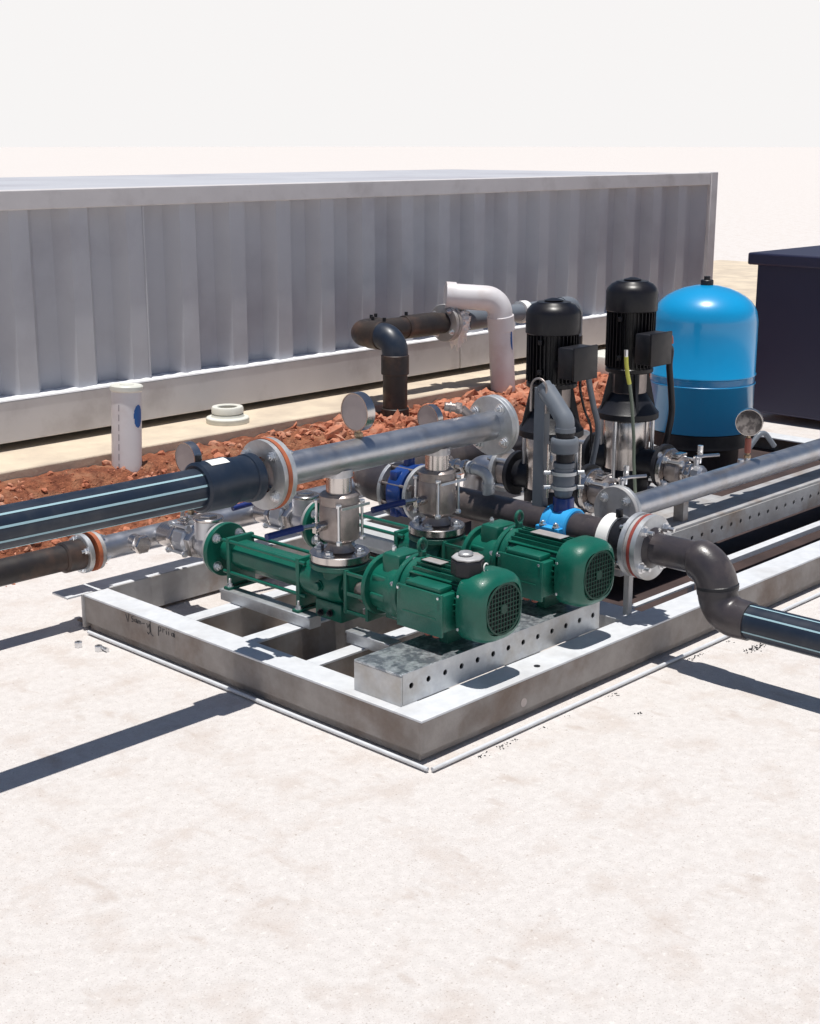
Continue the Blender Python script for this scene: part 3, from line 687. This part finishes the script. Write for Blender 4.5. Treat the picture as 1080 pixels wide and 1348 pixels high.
MB().tube(arc([(4.60, 2.66, .40), (4.66, 2.64, .47), (4.72, 2.62, .40)], .03, 6), .010, 12).build('side_hose', 'pvcgrey', g4)

# ================================================================== SUCTION MANIFOLD
SY = 3.76; SZ = .235
t = thing('suction_manifold', (2.9, SY, SZ - .04), 'low galvanised suction manifold pipe behind the pumps, with orange gasket at its left end', 'manifold')
MB().cyl((2.46, SY, SZ), (4.35, SY, SZ), .040, 40).build('manifold_pipe', 'steel', t)
flange(t, (2.445, SY, SZ), X, .062, .016, 'galv_dull', 0, 4, .05, .009, ph=.4, name='flange')
MB().ring((2.431, SY, SZ), X, .064, .03, .0135, 40).build('gasket', 'orange', t)
MB().cyl((2.585, SY - .03, SZ + .008), (2.585, SY - .062, SZ + .008), .028, 20).hexa((2.585, SY - .062, SZ + .008), -Y, .032, .026).build('hex_plug', 'stain', t)
for px in (PX1, PX2): MB().cyl((px, SY - .03, SZ + .01), (px, SY - .052, SZ + .013), .034, 28).build('branch_socket', 'steel', t)
MB().cyl((4.04, SY, SZ + .03), (4.04, SY, SZ + .049), .02, 16).cyl((2.845, SY, SZ + .03), (2.845, SY, SZ + .049), .02, 16).build('gauge_socket', 'steel', t)
t = thing('suction_stub_pipe', (2.2, SY, SZ - .04), 'muddy black suction pipe with pale backing flange, below the striped pipe at left', 'pipe')
MB().cyl((1.2, SY, SZ), (2.41, SY, SZ), .042, 36).cyl((2.33, SY, SZ), (2.413, SY, SZ), .050, 36, ch=.006).build('pipe_barrel', 'dirtyblack', t)
flange(t, (2.416, SY, SZ), -X, .064, .018, 'galv', .044, 4, .05, .010, ph=.4, name='backing_flange')
# suction valves (ball valve + strainer)
def suction_valve(px, label):
    t = thing('suction_valve', (px, 3.55, .2), label, 'valve', 'suction valves behind the pumps')
    A = lambda y: Vector((px, y, .262 + (y - 3.40) * -.03))
    MB().cyl(A(3.404), A(3.416), .083, 40, ch=.002).build('companion_flange', 'galv_dull', t)
    MB().lathe([(.045, 0), (.055, .02), (.052, .06), (.046, .085), (.040, .10)], A(3.416), Y, 28).build('strainer_body', 'steel', t)
    MB().cyl((px - .012, 3.465, .29), (px - .012, 3.465, .345), .045, 28).build('strainer_neck', 'steel', t)
    MB().cyl((px - .012, 3.465, .3455), (px - .012, 3.465, .357), .049, 28, ch=.003).hexa((px - .012, 3.465, .357), Z, .030, .007).build('strainer_cap', 'stain', t)
    MB().hexa(A(3.517), Y, .058, .03, ph=.3).hexa(A(3.622), Y, .054, .02, ph=.1).cyl(A(3.60), A(3.71), .041, 28).build('union_nut', 'stain', t)
    MB().lathe([(.044, 0), (.054, .01), (.054, .06), (.044, .07)], A(3.55), Y, 10).build('valve_body', 'steel', t, bevel=.002)
    for a in range(4):
        an = a * math.pi / 2 + .6; c = A(3.545) + Vector((math.cos(an) * .060, 0, math.sin(an) * .060))
        MB().cyl(c, c + Y * .085, .005, 8).hexa(c - Y * .006, Y, .011, .012).hexa(c + Y * .08, Y, .011, .012).build('tie_bolt', 'bolt', t)
    MB().cyl((px - .01, 3.585, .30), (px - .01, 3.585, .325), .010, 12).hexa((px - .01, 3.585, .325), Z, .010, .010).build('valve_stem', 'stain', t)
    h = MB().cbox((px - .035, 3.572, .322), (px + .005, 3.598, .327), .001).build('handle', 'stain', t)
    return t, h
tv, h1 = suction_valve(PX1, 'galvanised ball valve and strainer on the suction end of the nearer green pump')
MB().tube([(PX1 - .02, 3.59, .330), (PX1 + .03, 3.65, .336), (PX1 + .06, 3.70, .336)], .008, 12).build('handle_grip', 'stain', h1)
tv, h2 = suction_valve(PX2, 'ball valve and strainer on the suction end of the farther pump, navy handle')
MB().tube([(PX2 - .03, 3.585, .330), (PX2 - .12, 3.60, .325), (PX2 - .21, 3.61, .318)], .010, 12).build('handle_grip', 'bluehandle', h2)

# ================================================================== BLACK DELIVERY LINE (x = 3.4)
LX = 3.40; LZ = .352
t = thing('black_delivery_pipe', (LX, 2.8, LZ - .05), 'thick dusty black pipe running between the green motors and the vertical pumps', 'pipe')
MB().cyl((LX, 3.17, LZ), (LX, 2.42, LZ - .002), .050, 44).build('pipe_barrel', 'hdpe_grey', t)
MB().lathe([(.054, 0), (.066, .05), (.066, .09)], (LX, 3.10, LZ), Y, 44).build('stub_end', 'hdpe_grey', t)
MB().cyl((LX, 3.19, LZ), (LX, 3.205, LZ), .098, 48, ch=.002).build('backing_flange', 'galv', t)
# butterfly valve
t = thing('butterfly_valve', (LX, 3.27, LZ - .1), 'dark blue wafer butterfly valve clamped between pale flanges', 'valve')
MB().cyl((LX, 3.2065, LZ), (LX, 3.308, LZ), .068, 48).cyl((LX, 3.225, LZ), (LX, 3.29, LZ), .093, 48, ch=.006).build('valve_body', 'bluedk', t)
for i in range(8):
    a = i * math.pi / 4 + .39; c = Vector((LX + .0885 * math.cos(a), 3.192, LZ + .0885 * math.sin(a)))
    MB().cyl(c - Y * .012, c + Y * .13, .005, 10).hexa(c - Y * .016, Y, .011, .012).hexa(c + Y * .117, Y, .011, .012).build('stud_bolt', 'stain_dull', t)
MB().cyl((LX, 3.262, LZ + .08), (LX, 3.262, LZ + .135), .020, 20).cbox((LX - .028, 3.24, LZ + .125), (LX + .028, 3.285, LZ + .14), .003).build('valve_neck', 'bluedk', t)
for i in range(4):
    a = i * math.pi / 2 + .78; MB().cbox((LX + .088 * math.cos(a) - .018, 3.245, LZ + .088 * math.sin(a) - .018), (LX + .088 * math.cos(a) + .018, 3.28, LZ + .088 * math.sin(a) + .018), .006).build('lug', 'bluedk', t)
t = thing('grey_pipe_elbow', (LX, 3.45, LZ - .08), 'large grey pipe elbow bolted to the back of the blue butterfly valve', 'pipe elbow')
MB().cyl((LX, 3.31, LZ), (LX, 3.325, LZ), .098, 48, ch=.002).build('backing_flange', 'galv', t)
MB().cyl((LX, 3.292, LZ), (LX, 3.309, LZ), .075, 44).tube(arc([(LX, 3.30, LZ), (LX, 3.52, LZ), (4.3, 3.52, LZ)], .12, 16), .064, 40).build('elbow_body', 'hdpe_grey', t)

# saddle clamp
t = thing('saddle_clamp', (LX, 2.60, LZ - .06), 'bright blue plastic saddle clamp around the thick black pipe', 'clamp')
MB().lathe([(.055, 0), (.060, .004), (.060, .030), (.056, .034), (.056, .066), (.060, .070), (.060, .096), (.055, .10)], (LX, 2.548, LZ), Y, 40).build('saddle_body', 'bluesad', t)
MB().box((LX - .082, 2.553, LZ - .012), (LX - .052, 2.643, LZ + .010)).box((LX + .052, 2.553, LZ - .012), (LX + .082, 2.643, LZ + .010)).build('saddle_ear', 'bluesad', t, bevel=.003)
for yy in (2.572, 2.622):
    for xx in (-.070, .070): bolt(t, (LX + xx, yy, LZ + .0105), Z, .0095, .009, .006)
MB().lathe([(.036, 0), (.030, .02), (.030, .042)], (LX, 2.597, LZ + .048), Z, 24).build('branch_boss', 'bluedk', t)
for i in range(6):
    a = i * math.pi / 3; MB().box((LX + .026 * math.cos(a) - .003, 2.597 + .026 * math.sin(a) - .003, LZ + .062), (LX + .031 * math.cos(a) + .003, 2.597 + .031 * math.sin(a) + .003, LZ + .090)).build('boss_rib', 'bluedk', t)
# grey pvc valve + elbow
t = thing('grey_check_valve', (LX, 2.60, .44), 'grey plastic valve standing on the bright blue clamp with bent pipe on top', 'valve')
A = (LX, 2.60)
MB().lathe([(.024, 0), (.026, .004), (.030, .018), (.034, .024), (.034, .068), (.030, .074), (.030, .092), (.034, .096), (.033, .11)], (*A, .443), Z, 28).build('valve_body', 'pvcgrey', t)
for z in (.470, .515):
    b = MB().ring((*A, z), Z, .040, .033, .010, 28)
    for s in (-1, 1): b.cyl((LX + s * .030, 2.60 - s * .03, z + .005), (LX + s * .046, 2.60 - s * .042, z + .005), .007, 10)
    b.build('clamp_ring', 'galv', t)
for s in (-1, 1):
    MB().cyl((LX + s * .036, 2.60 - s * .034, .44), (LX + s * .036, 2.60 - s * .034, .61), .0038, 8).build('tie_rod', 'stain', t)
MB().cyl((*A, .553), (*A, .586), .026, 24).build('insert', 'black', t)
MB().lathe([(.036, 0), (.042, .004), (.044, .03), (.044, .042), (.040, .048)], (*A, .582), Z, 12).build('union_nut', 'pvcgrey', t)
MB().cyl((*A, .63), (*A, .652), .029, 28).build('spigot', 'black', t)
MB().tube(arc([(*A, .646), (*A, .685), (LX + .004, 2.68, .768)], .034, 10), .029, 28).cyl((*A, .648), (*A, .662), .032, 28).build('elbow', 'pvcgrey', t)
MB().tube([(LX + .002, 2.62, .706), (LX + .004, 2.692, .782)], .0245, 24).build('branch_pipe', 'pvcgrey', t)
# flat post with u-bolt
t = thing('grey_support_post', (LX + .01, 2.655, LZ + .05), 'slim grey channel post with a u-bolt holding the bent grey pipe', 'post')
MB().box((LX - .014, 2.672, LZ + .046), (LX - .010, 2.712, .775)).box((LX - .0095, 2.672, LZ + .046), (LX + .015, 2.676, .775)).box((LX - .0095, 2.708, LZ + .046), (LX + .015, 2.712, .775)).build('post_channel', 'pvcgrey', t, bevel=.001)
pts = [(LX - .020, 2.69 - .030 * math.cos(a), .775 + .030 * math.sin(a)) for a in [math.pi * i / 14 for i in range(15)]]
pts = [(LX - .020, 2.66, .70)] + pts + [(LX - .020, 2.72, .70)]
MB().tube(pts, .0036, 8).build('u_bolt', 'stain_dull', t)

# end spool
t = thing('elbow_spool', (LX, 2.25, LZ - .06), 'dusty grey plastic double elbow with galvanised flange, dropping over the frame edge', 'pipe elbow')
EZ = .345
MB().ring((LX, 2.262, EZ), Y, .098, .044, .017, 56).build('backing_flange', 'galv', t)
bf = t.children[0]
u, v, w = frame(Y)
for i in range(4):
    a = R(50) + i * math.pi / 2; c = Vector((LX, 2.262, EZ)) + u * .077 * math.cos(a) + v * .077 * math.sin(a); bolt(bf, c, -Y, .013, .011, .022)
MB().lathe([(.062, 0), (.062, .012), (.046, .022), (.044, .06)], (LX, 2.272, EZ), -Y, 40).build('stub_end', 'hdpe_grey', t)
up = arc([(LX, 2.25, EZ), (LX, 2.055, EZ), (LX, 2.035, .26)], .085, 14)
MB().tube(up, .051, 40, rr=[.047 if k < 2 else min(.060, .047 + .004 * k) for k in range(len(up))]).build('upper_elbow', 'hdpe_grey', t)
MB().tube(arc([(LX, 2.036, .276), (LX, 2.034, .195), (LX, 1.925, .195)], .068, 14), .0575, 40, rr=[.0575] * 16 + [.0555]).build('lower_elbow', 'hdpe_grey', t)
MB().cyl((LX, 2.0385, .284), (LX, 2.0365, .268), .0612, 40, ch=.004).build('weld_bead', 'black', t)
t = thing('striped_outlet_pipe', (LX, 1.8, .145), 'striped black polyethylene pipe leaving the grey elbow at the right edge', 'pipe')
MB().cyl((LX, 1.9255, .195), (LX, .2, .195), .0505, 48).build('pipe_barrel', 'hdpe', t)
for a in (R(100), R(60), R(140), R(200), R(245), R(-40), R(10)):
    vs = []
    for da in (-.05, 0, .05):
        for y in (1.9245, .2): vs.append((LX + .0512 * math.cos(a + da), y, .195 + .0512 * math.sin(a + da)))
    MB().add(vs, [(0, 1, 3, 2), (2, 3, 5, 4)]).build('blue_stripe', 'stripe', t)
t = thing('flanged_stub', (LX, 2.42, LZ - .06), 'black stub end with galvanised flange, red gasket and white strap around its neck', 'flange')
MB().lathe([(.050, 0), (.056, .03), (.066, .05), (.070, .085), (.062, .095)], (LX, 2.4290, EZ + .003), -Y, 44).build('stub_end', 'black', t)
MB().ring((LX, 2.3060, EZ), Y, .098, .052, .016, 56).build('backing_flange', 'galv', t)
bf = [c_ for c_ in t.children if c_.name.startswith('backing')][0]
for i in range(4):
    a = R(50) + i * math.pi / 2; c = Vector((LX, 2.3220, EZ)) + u * .077 * math.cos(a) + v * .077 * math.sin(a); bolt(bf, c, Y, .013, .011, .014)
MB().ring((LX, 2.2800, EZ), Y, .0975, .052, .011, 56).build('gasket', 'redgask', t)
MB().ring((LX, 2.2925, EZ), Y, .092, .052, .013, 56).build('gasket_seat', 'galv_dull', t)
MB().ring((LX, 2.3800, EZ + .003), Y, .0745, .067, .042, 44).build('white_strap', 'white', t)
MB().cbox((LX - .02, 2.3720, EZ + .074), (LX + .0, 2.3870, EZ + .10), .002).build('strap_buckle', 'black', t)
# strut
t = thing('pipe_support_strut', (LX, 2.33, .12), 'thin steel angle strut with pale clamp plate propping the flanged pipe', 'support')
MB().box((LX - .010, 2.335, .1205), (LX + .010, 2.339, .262)).box((LX - .010, 2.3395, .1205), (LX - .006, 2.354, .262)).build('strut_leg', 'galv_dull', t)
MB().box((LX - .03, 2.335, .262), (LX + .035, 2.44, .2665)).box((LX + .02, 2.40, .2670), (LX + .024, 2.44, .30)).build('clamp_plate', 'beige', t)
pts = [(LX + .076 * math.cos(a), 2.41, EZ + .076 * math.sin(a)) for a in [math.pi + math.pi * i / 16 for i in range(17)]]
MB().tube([(x, y - .03, z) for x, y, z in pts], .008, 10).build('cradle', 'galv_dull', t)

# small galvanised elbow line by the second pump
t = thing('galvanised_elbow', (3.40, 2.90, .40), 'small galvanised elbow screwed into the thick black pipe near its flange', 'pipe elbow')
MB().tube(arc([(LX, 2.905, .40), (LX, 2.905, .468), (LX - .01, 2.985, .478)], .035, 10), .0175, 20).build('elbow', 'galv', t)
MB().cyl((LX, 2.905, .398), (LX, 2.905, .418), .020, 20).cyl((LX, 2.905, .425), (LX, 2.905, .436), .0205, 20).cyl((LX - .009, 2.965, .478), (LX - .0095, 2.98, .4785), .022, 20).build('socket', 'galv', t)
MB().cyl((LX - .01, 2.985, .4785), (LX - .014, 3.06, .48), .016, 16).hexa((LX - .01, 2.99, .479), Y, .024, .016).hexa((LX - .011, 3.03, .479), Y, .022, .014).build('union', 'stain', t)
t = thing('steel_riser', (3.386, 3.08, .40), 'short stainless riser tube behind the manifold, beside the galvanised elbow', 'pipe')
MB().cyl((3.386, 3.085, .412), (3.386, 3.085, .60), .0165, 20).build('tube', 'stain', t)
MB().lathe([(.028, 0), (.030, .004), (.030, .05), (.024, .06)], (3.386, 3.085, .44), Z, 12).hexa((3.386, 3.085, .575), Z, .022, .016).build('body', 'stain_dull', t)

# ================================================================== VERTICAL PUMPS' BENCH
BZ = .232
perf_beam('perforated_bench_beam', (4.9, 2.6, .13), 3.67, 34, 2.56, 2.70, .132, BZ - .012, 'long perforated steel beam with small holes, front edge of the vertical pump bench', 'galv_dull')
o = MB().box((3.66, 2.565, BZ - .0105), (5.9, 2.70, BZ - .002)).box((3.66, 2.7005, BZ - .0105), (4.50, 3.25, BZ - .002)).build('bench_plate', 'galv_dull', bevel=.001); recenter(o); tag(o, 'stained steel bench plate that carries both vertical pumps', 'bench plate')
o = MB().box((3.70, 3.15, .131), (4.48, 3.24, BZ - .0115)).build('rear_bearer', 'galv_dull'); recenter(o); tag(o, 'plain steel bearer under the back of the pump bench plate', 'beam')

def vertical_pump(px, H, label):
    py = 3.0; t = thing('vertical_pump', (px, py, BZ), label, 'pump', 'vertical multistage pumps on the bench'); O = lambda z: Vector((px, py, z))
    b = MB(); b.cbox((px - .10, py - .12, BZ - .0015), (px + .10, py + .12, BZ + .014), .006); b.build('base_plate', 'beige', t)
    for sx in (-1, 1):
        for sy in (-1, 1): bolt(t, (px + sx * .082, py + sy * .10, BZ + .0142), Z, .011, .01, .008, 'bolt', name='anchor_bolt')
    MB().lathe([(.085, 0), (.088, .02), (.088, .07), (.082, .085)], O(BZ + .0145), Z, 40).build('pump_base', 'black', t)
    for s in (-1, 1):
        q = .162 if s < 0 else .135; pz = .36
        MB().cyl((px, py + s * .05, pz), (px, py + s * q, pz), .05, 32).build('port', 'black', t)
        f = flange(t, (px, py + s * q, pz), (0, s, 0), .080, .018, 'black', 0, 4, .062, .012, ph=R(45), name='port_flange', stud=.010)
    MB().lathe([(.082, 0), (.082, .075), (.0835, .078), (.0835, .088), (.084, .09), (.084, .192), (.0815, .196)], O(.328), Z, 56).build('pump_sleeve', 'stain', t)
    for i in range(4):
        a = R(10) + i * math.pi / 2; x, y = px + .103 * math.cos(a), py + .103 * math.sin(a)
        MB().cyl((x, y, .30), (x, y, .535), .0075, 12).hexa((x, y, .29), Z, .013, .012).build('staybolt', 'bolt', t)
    MB().lathe([(.110, 0), (.115, .004), (.115, .024), (.109, .030), (.086, .064), (.067, .095), (.0625, .097)], O(.518), Z, 48, ).build('motor_stool', 'black', t)
    for i in range(4):
        a = R(55) + i * math.pi / 2; d_ = Vector((math.cos(a), math.sin(a), 0)); s_ = Vector((-d_.y, d_.x, 0)) * .005
        p = [O(.545) + d_ * .108, O(.545) + d_ * .05, O(.69) + d_ * .05, O(.69) + d_ * .075]
        MB().add([q + s_ for q in p] + [q - s_ for q in p], [(0, 1, 2, 3), (7, 6, 5, 4), (0, 3, 7, 4), (0, 4, 5, 1), (3, 2, 6, 7)]).build('stool_rib', 'black', t)
    MB().cyl(O(.6155), O(.69), .066, 44).build('coupling_guard', 'stain_dull', t)
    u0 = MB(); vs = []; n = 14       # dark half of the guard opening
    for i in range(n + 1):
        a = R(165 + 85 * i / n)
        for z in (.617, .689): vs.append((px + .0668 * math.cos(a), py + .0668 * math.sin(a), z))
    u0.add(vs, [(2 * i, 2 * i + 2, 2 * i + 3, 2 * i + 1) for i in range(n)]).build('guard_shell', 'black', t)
    MB().cyl(O(.690), O(.708), .088, 48, ch=.003).build('motor_flange', 'blackpaint', t)
    top = H
    MB().cyl(O(.708), O(top - .10), .077, 48).build('motor_body', 'blackpaint', t)
    fin = MB()
    for i in range(36):
        a = 2 * math.pi * i / 36 + .02
        if abs(((a - R(-45) + math.pi) % (2 * math.pi)) - math.pi) < .2: continue
        d_ = Vector((math.cos(a), math.sin(a), 0)); rot = Matrix.Rotation(a, 3, 'Z')
        c = O(0) + d_ * .082
        fin.box((c.x - .008, c.y - .0013, .712), (c.x + .008, c.y + .0013, top - .108), rot=rot)
    fin.build('cooling_fins', 'blackpaint', t)
    for z in (.74, top - .14):
        for a in (R(190), R(350)): MB().cbox((px + .085 * math.cos(a) - .008, py + .085 * math.sin(a) - .008, z), (px + .085 * math.cos(a) + .008, py + .085 * math.sin(a) + .008, z + .018), .002).build('fin_lug', 'blackpaint', t)
    MB().lathe([(.092, 0), (.0945, .003), (.0945, .07), (.090, .082), (.076, .098), (.060, .105), (.058, .108), (.03, .110)], O(top - .108), Z, 56).build('fan_cover', 'blackpaint', t)
    MB().lathe([(.03, 0), (.034, .003), (.01, .010)], O(top + .0025), Z, 24).build('cover_cap', 'blackpaint', t)
    # plate and markings on the body
    th = R(-128); n_ = Vector((math.cos(th), math.sin(th), 0)); 
    rot = Matrix.Rotation(th, 3, 'Z')
    c = O(.80) + n_ * .092; MB().box((c.x - .001, c.y - .018, .765), (c.x + .001, c.y + .018, .79), rot=rot).build('nameplate', 'blackpaint', t)
    # terminal box toward -Y/+X
    th = R(-58); rot = Matrix.Rotation(th, 3, 'Z'); d_ = Vector((math.cos(th), math.sin(th), 0)); c = O(.80) + d_ * .118
    return t, c, rot
va, c, rot = vertical_pump(3.84, .982, 'left vertical black motor pump with rounded fan cover, behind the grey valve')
def tbox(t, c, rot, z0, z1, w=.062):
    MB().cbox((c.x - .034, c.y - w, z0), (c.x + .03, c.y + w, z1), .006).v
    m = MB().cbox((c.x - .034, c.y - w, z0), (c.x + .030, c.y + w, z1), .006); m.v = [c + rot @ (p - Vector((c.x, c.y, c.z))) for p in m.v]
    b = m.build('terminal_box', 'black', t)
    m = MB().cbox((c.x + .0305, c.y - w - .003, z0 - .004), (c.x + .040, c.y + w + .003, z1 + .004), .003); m.v = [c + rot @ (p - Vector((c.x, c.y, c.z))) for p in m.v]
    m.build('box_lid', 'blackpaint', b)
c = Vector((3.80, 2.865, .8)); rot = Matrix.Rotation(R(-90), 3, 'Z')
tbox(va, c, rot, .739, .845)
vb, c2, rot2 = vertical_pump(4.30, 1.022, 'right vertical black motor pump, taller, beside the blue tank')
tbox(vb, Vector((4.245, 2.865, .8)), rot, .739, .85)

# valves at pump ports
def outlet_valve(px, label):
    t = thing('outlet_valve', (px, 2.746, .25), label, 'valve', 'outlet valves of the vertical pumps')
    MB().cyl((px, 2.819, .35), (px, 2.799, .35), .078, 44, ch=.003).build('counter_flange', 'stain', t)
    f = t.children[0]; u, v, w = frame(-Y)
    for i in range(4):
        a = R(45) + i * math.pi / 2; bolt(f, Vector((px, 2.799, .35)) + u * .06 * math.cos(a) + v * .06 * math.sin(a), -Y, .012, .010, .012)
    MB().lathe([(.052, 0), (.056, .01), (.056, .05), (.046, .06)], (px, 2.798, .35), -Y, 12).build('check_valve_body', 'stain_dull', t)
    MB().ring((px, 2.753, .35), -Y, .046, .03, .006, 36).build('gasket', 'redgask', t)
    MB().cyl((px, 2.748, .35), (px, 2.724, .35), .040, 32, ch=.003).hexa((px, 2.724, .35), -Y, .038, .022).build('union_nut', 'stain', t)
    MB().lathe([(.026, 0), (.034, .01), (.034, .035), (.026, .045)], (px, 2.704, .35), -Y, 10).build('ball_body', 'steel', t)
    MB().cyl((px, 2.692, .38), (px, 2.692, .405), .009, 12).hexa((px, 2.692, .405), Z, .012, .010).build('valve_stem', 'bolt', t)
    MB().tube([(px - .01, 2.692, .412), (px + .03, 2.679, .414), (px + .09, 2.656, .412)], .006, 10).build('handle', 'stain', t)
    for s in (-1, 1): MB().cyl((px + s * .045, 2.803, .39), (px + s * .045, 2.724, .39), .0055, 10).hexa((px + s * .045, 2.730, .39), -Y, .011, .012).build('tie_bolt', 'bolt', t)
    MB().cbox((px - .03, 2.751, .402), (px + .03, 2.782, .416), .003).build('bonnet', 'stain', t)
    MB().cyl((px + .05, 2.710, .38), (px + .05, 2.710, .405), .007, 10).cyl((px + .035, 2.710, .402), (px + .065, 2.710, .406), .0055, 8).cyl((px + .05, 2.710, .405), (px + .05, 2.710, .445), .010, 10).build('vent_cock', 'bolt', t)
    return t
outlet_valve(3.84, 'stainless outlet valve cluster between left vertical pump and the round grey blind flange')
outlet_valve(4.30, 'stainless outlet valve cluster with thin red gasket, below the right vertical pump')
def inlet_valve(px, label):
    t = thing('inlet_valve', (px, 3.22, .25), label, 'valve', 'inlet flanged valves of the vertical pumps')
    MB().cyl((px, 3.156, .36), (px, 3.20, .36), .062, 40, ch=.003).build('wafer_body', 'stain_dull', t)
    MB().cyl((px, 3.2015, .36), (px, 3.219, .36), .082, 44, ch=.003).build('counter_flange', 'galv', t)
    for i in range(4):
        a = R(45) + i * math.pi / 2; c = Vector((px + .066 * math.cos(a), 3.154, .36 + .066 * math.sin(a))); MB().cyl(c, c + Y * .09, .0085, 12).hexa(c + Y * .066, Y, .014, .013).build('stud_bolt', 'bolt', t)
    MB().tube(arc([(px, 3.219, .36), (px, 3.34, .36), (px + .0, 3.36, .20)], .06, 10), .042, 32).build('inlet_bend', 'steel', t)
    return t
inlet_valve(3.84, 'flanged inlet valve at the back of the left vertical pump, with long studs')
inlet_valve(4.30, 'flanged inlet valve at the back of the right vertical pump')

# lower delivery manifold
t = thing('delivery_manifold', (4.6, 2.62, .28), 'galvanised horizontal manifold pipe with round grey blind flange, in front of the vertical pumps', 'manifold')
MB().cyl((3.72, 2.62, .333), (6.3, 2.62, .333), .0405, 48).build('manifold_pipe', 'steel', t)
MB().cyl((3.722, 2.62, .333), (3.738, 2.62, .333), .086, 56, ch=.002).build('pipe_flange', 'galv', t)
flange(t, (3.7205, 2.62, .333), -X, .086, .016, 'galv_dull', 0, 4, .062, .013, ph=R(45), name='blind_flange', stud=.010)
for px in (3.84, 4.30): MB().cyl((px, 2.672, .333), (px, 2.65, .333), .028, 24).build('branch_socket', 'steel', t)
for px in (4.0, 4.50, 4.545): MB().cyl((px, 2.63, .368), (px, 2.63, .382), .012, 16).build('gauge_socket', 'steel', t)
for px in (4.1, 5.2): MB().box((px - .015, 2.60, BZ - .0015), (px + .015, 2.64, .30)).build('pipe_saddle', 'galv_dull', t)

# ================================================================== BLUE TANK
TX, TY = 5.44, 3.40
t = thing('pressure_tank', (TX, TY, .0), 'bright blue steel pressure tank with two ribs on a black ring stand', 'tank')
r = .231; D_ = TZ = 0
MB().lathe([(.20, .262), (r - .004, .266), (r, .275), (r, .468), (r + .004, .472), (r + .004, .478), (r - .001, .482), (r - .001, .508), (r + .004, .512), (r + .004, .518), (r, .522), (r, .752), (r - .003, .768), (r * .965, .792), (r * .92, .813), (r * .85, .834), (r * .74, .855), (r * .60, .873), (r * .44, .888), (r * .24, .899), (.02, .903)], (TX, TY, 0), Z, 96).build('tank_shell', 'tank', t, ang=50)
MB().lathe([(.228, .20), (.222, .2616), (.19, .2618), (.19, .19), (.178, .185), (.178, .04), (.20, .035), (.20, .02), (.17, .02)], (TX, TY, 0), Z, 72).build('ring_stand', 'black', t, ang=30)
MB().cyl((TX, TY, .900), (TX, TY, .925), .028, 24, ch=.003).cyl((TX, TY, .925), (TX, TY, .94), .014, 16).build('air_valve_cap', 'black', t)

# ================================================================== CABLES
def cable(name, pts, r, m, label, cat='cable'):
    # smooth with catmull-rom
    P = [Vector(p) for p in pts]; P = [P[0] * 2 - P[1]] + P + [P[-1] * 2 - P[-2]]; out = []
    for i in range(1, len(P) - 2):
        for k in range(8):
            s = k / 8; out.append(.5 * ((2 * P[i]) + (P[i + 1] - P[i - 1]) * s + (2 * P[i - 1] - 5 * P[i] + 4 * P[i + 1] - P[i + 2]) * s * s + (3 * P[i] - P[i - 1] - 3 * P[i + 1] + P[i + 2]) * s ** 3))
    out.append(P[-2]); o = MB().tube(out, r, 12).build(name, m); recenter(o); tag(o, label, cat, None); return o
cable('flexible_conduit', [(3.865, 2.865, .745), (3.90, 2.88, .69), (3.95, 2.90, .62), (3.995, 2.91, .53), (4.0, 2.93, .42), (4.0, 2.96, .30), (4.0, 2.98, .232)], .0105, 'pvcgrey', 'dark flexible conduit hanging from the left vertical pump box')
cable('thin_cable', [(3.825, 2.865, .742), (3.845, 2.88, .69), (3.90, 2.90, .61), (3.965, 2.92, .54), (3.985, 2.93, .46)], .0045, 'black', 'thin black cable beside the conduit of the left vertical pump')
cable('flexible_conduit', [(4.345, 2.875, .80), (4.40, 2.89, .77), (4.412, 2.90, .71), (4.43, 2.90, .62), (4.442, 2.90, .53), (4.435, 2.91, .44), (4.44, 2.95, .32), (4.44, 3.0, .232)], .0125, 'black', 'thick black conduit hanging from the right pump box in front of the tank')
cable('cable_gland_tail', [(4.33, 2.865, .832), (4.36, 2.865, .826), (4.372, 2.868, .80)], .007, 'redprobe', 'short reddish cable tail beside the right pump box')
t = thing('earth_wire', (4.15, 2.84, .232), 'earth wire with yellow sleeve hanging down in front of the right vertical pump', 'wire')
W_ = [(4.078, 2.86, .782), (4.081, 2.86, .757), (4.09, 2.86, .72), (4.104, 2.86, .683)]
MB().cyl((4.078, 2.86, .778), (4.077, 2.86, .806), .007, 12).build('lug', 'bolt', t)
MB().tube(W_, .0075, 12).build('yellow_sleeve', 'yellow', t)
MB().tube([(4.104, 2.86, .688), (4.122, 2.86, .62), (4.13, 2.86, .57), (4.145, 2.86, .48), (4.15, 2.86, .40), (4.15, 2.85, .30), (4.15, 2.84, .232)], .0062, 12).build('wire', 'wire', t)
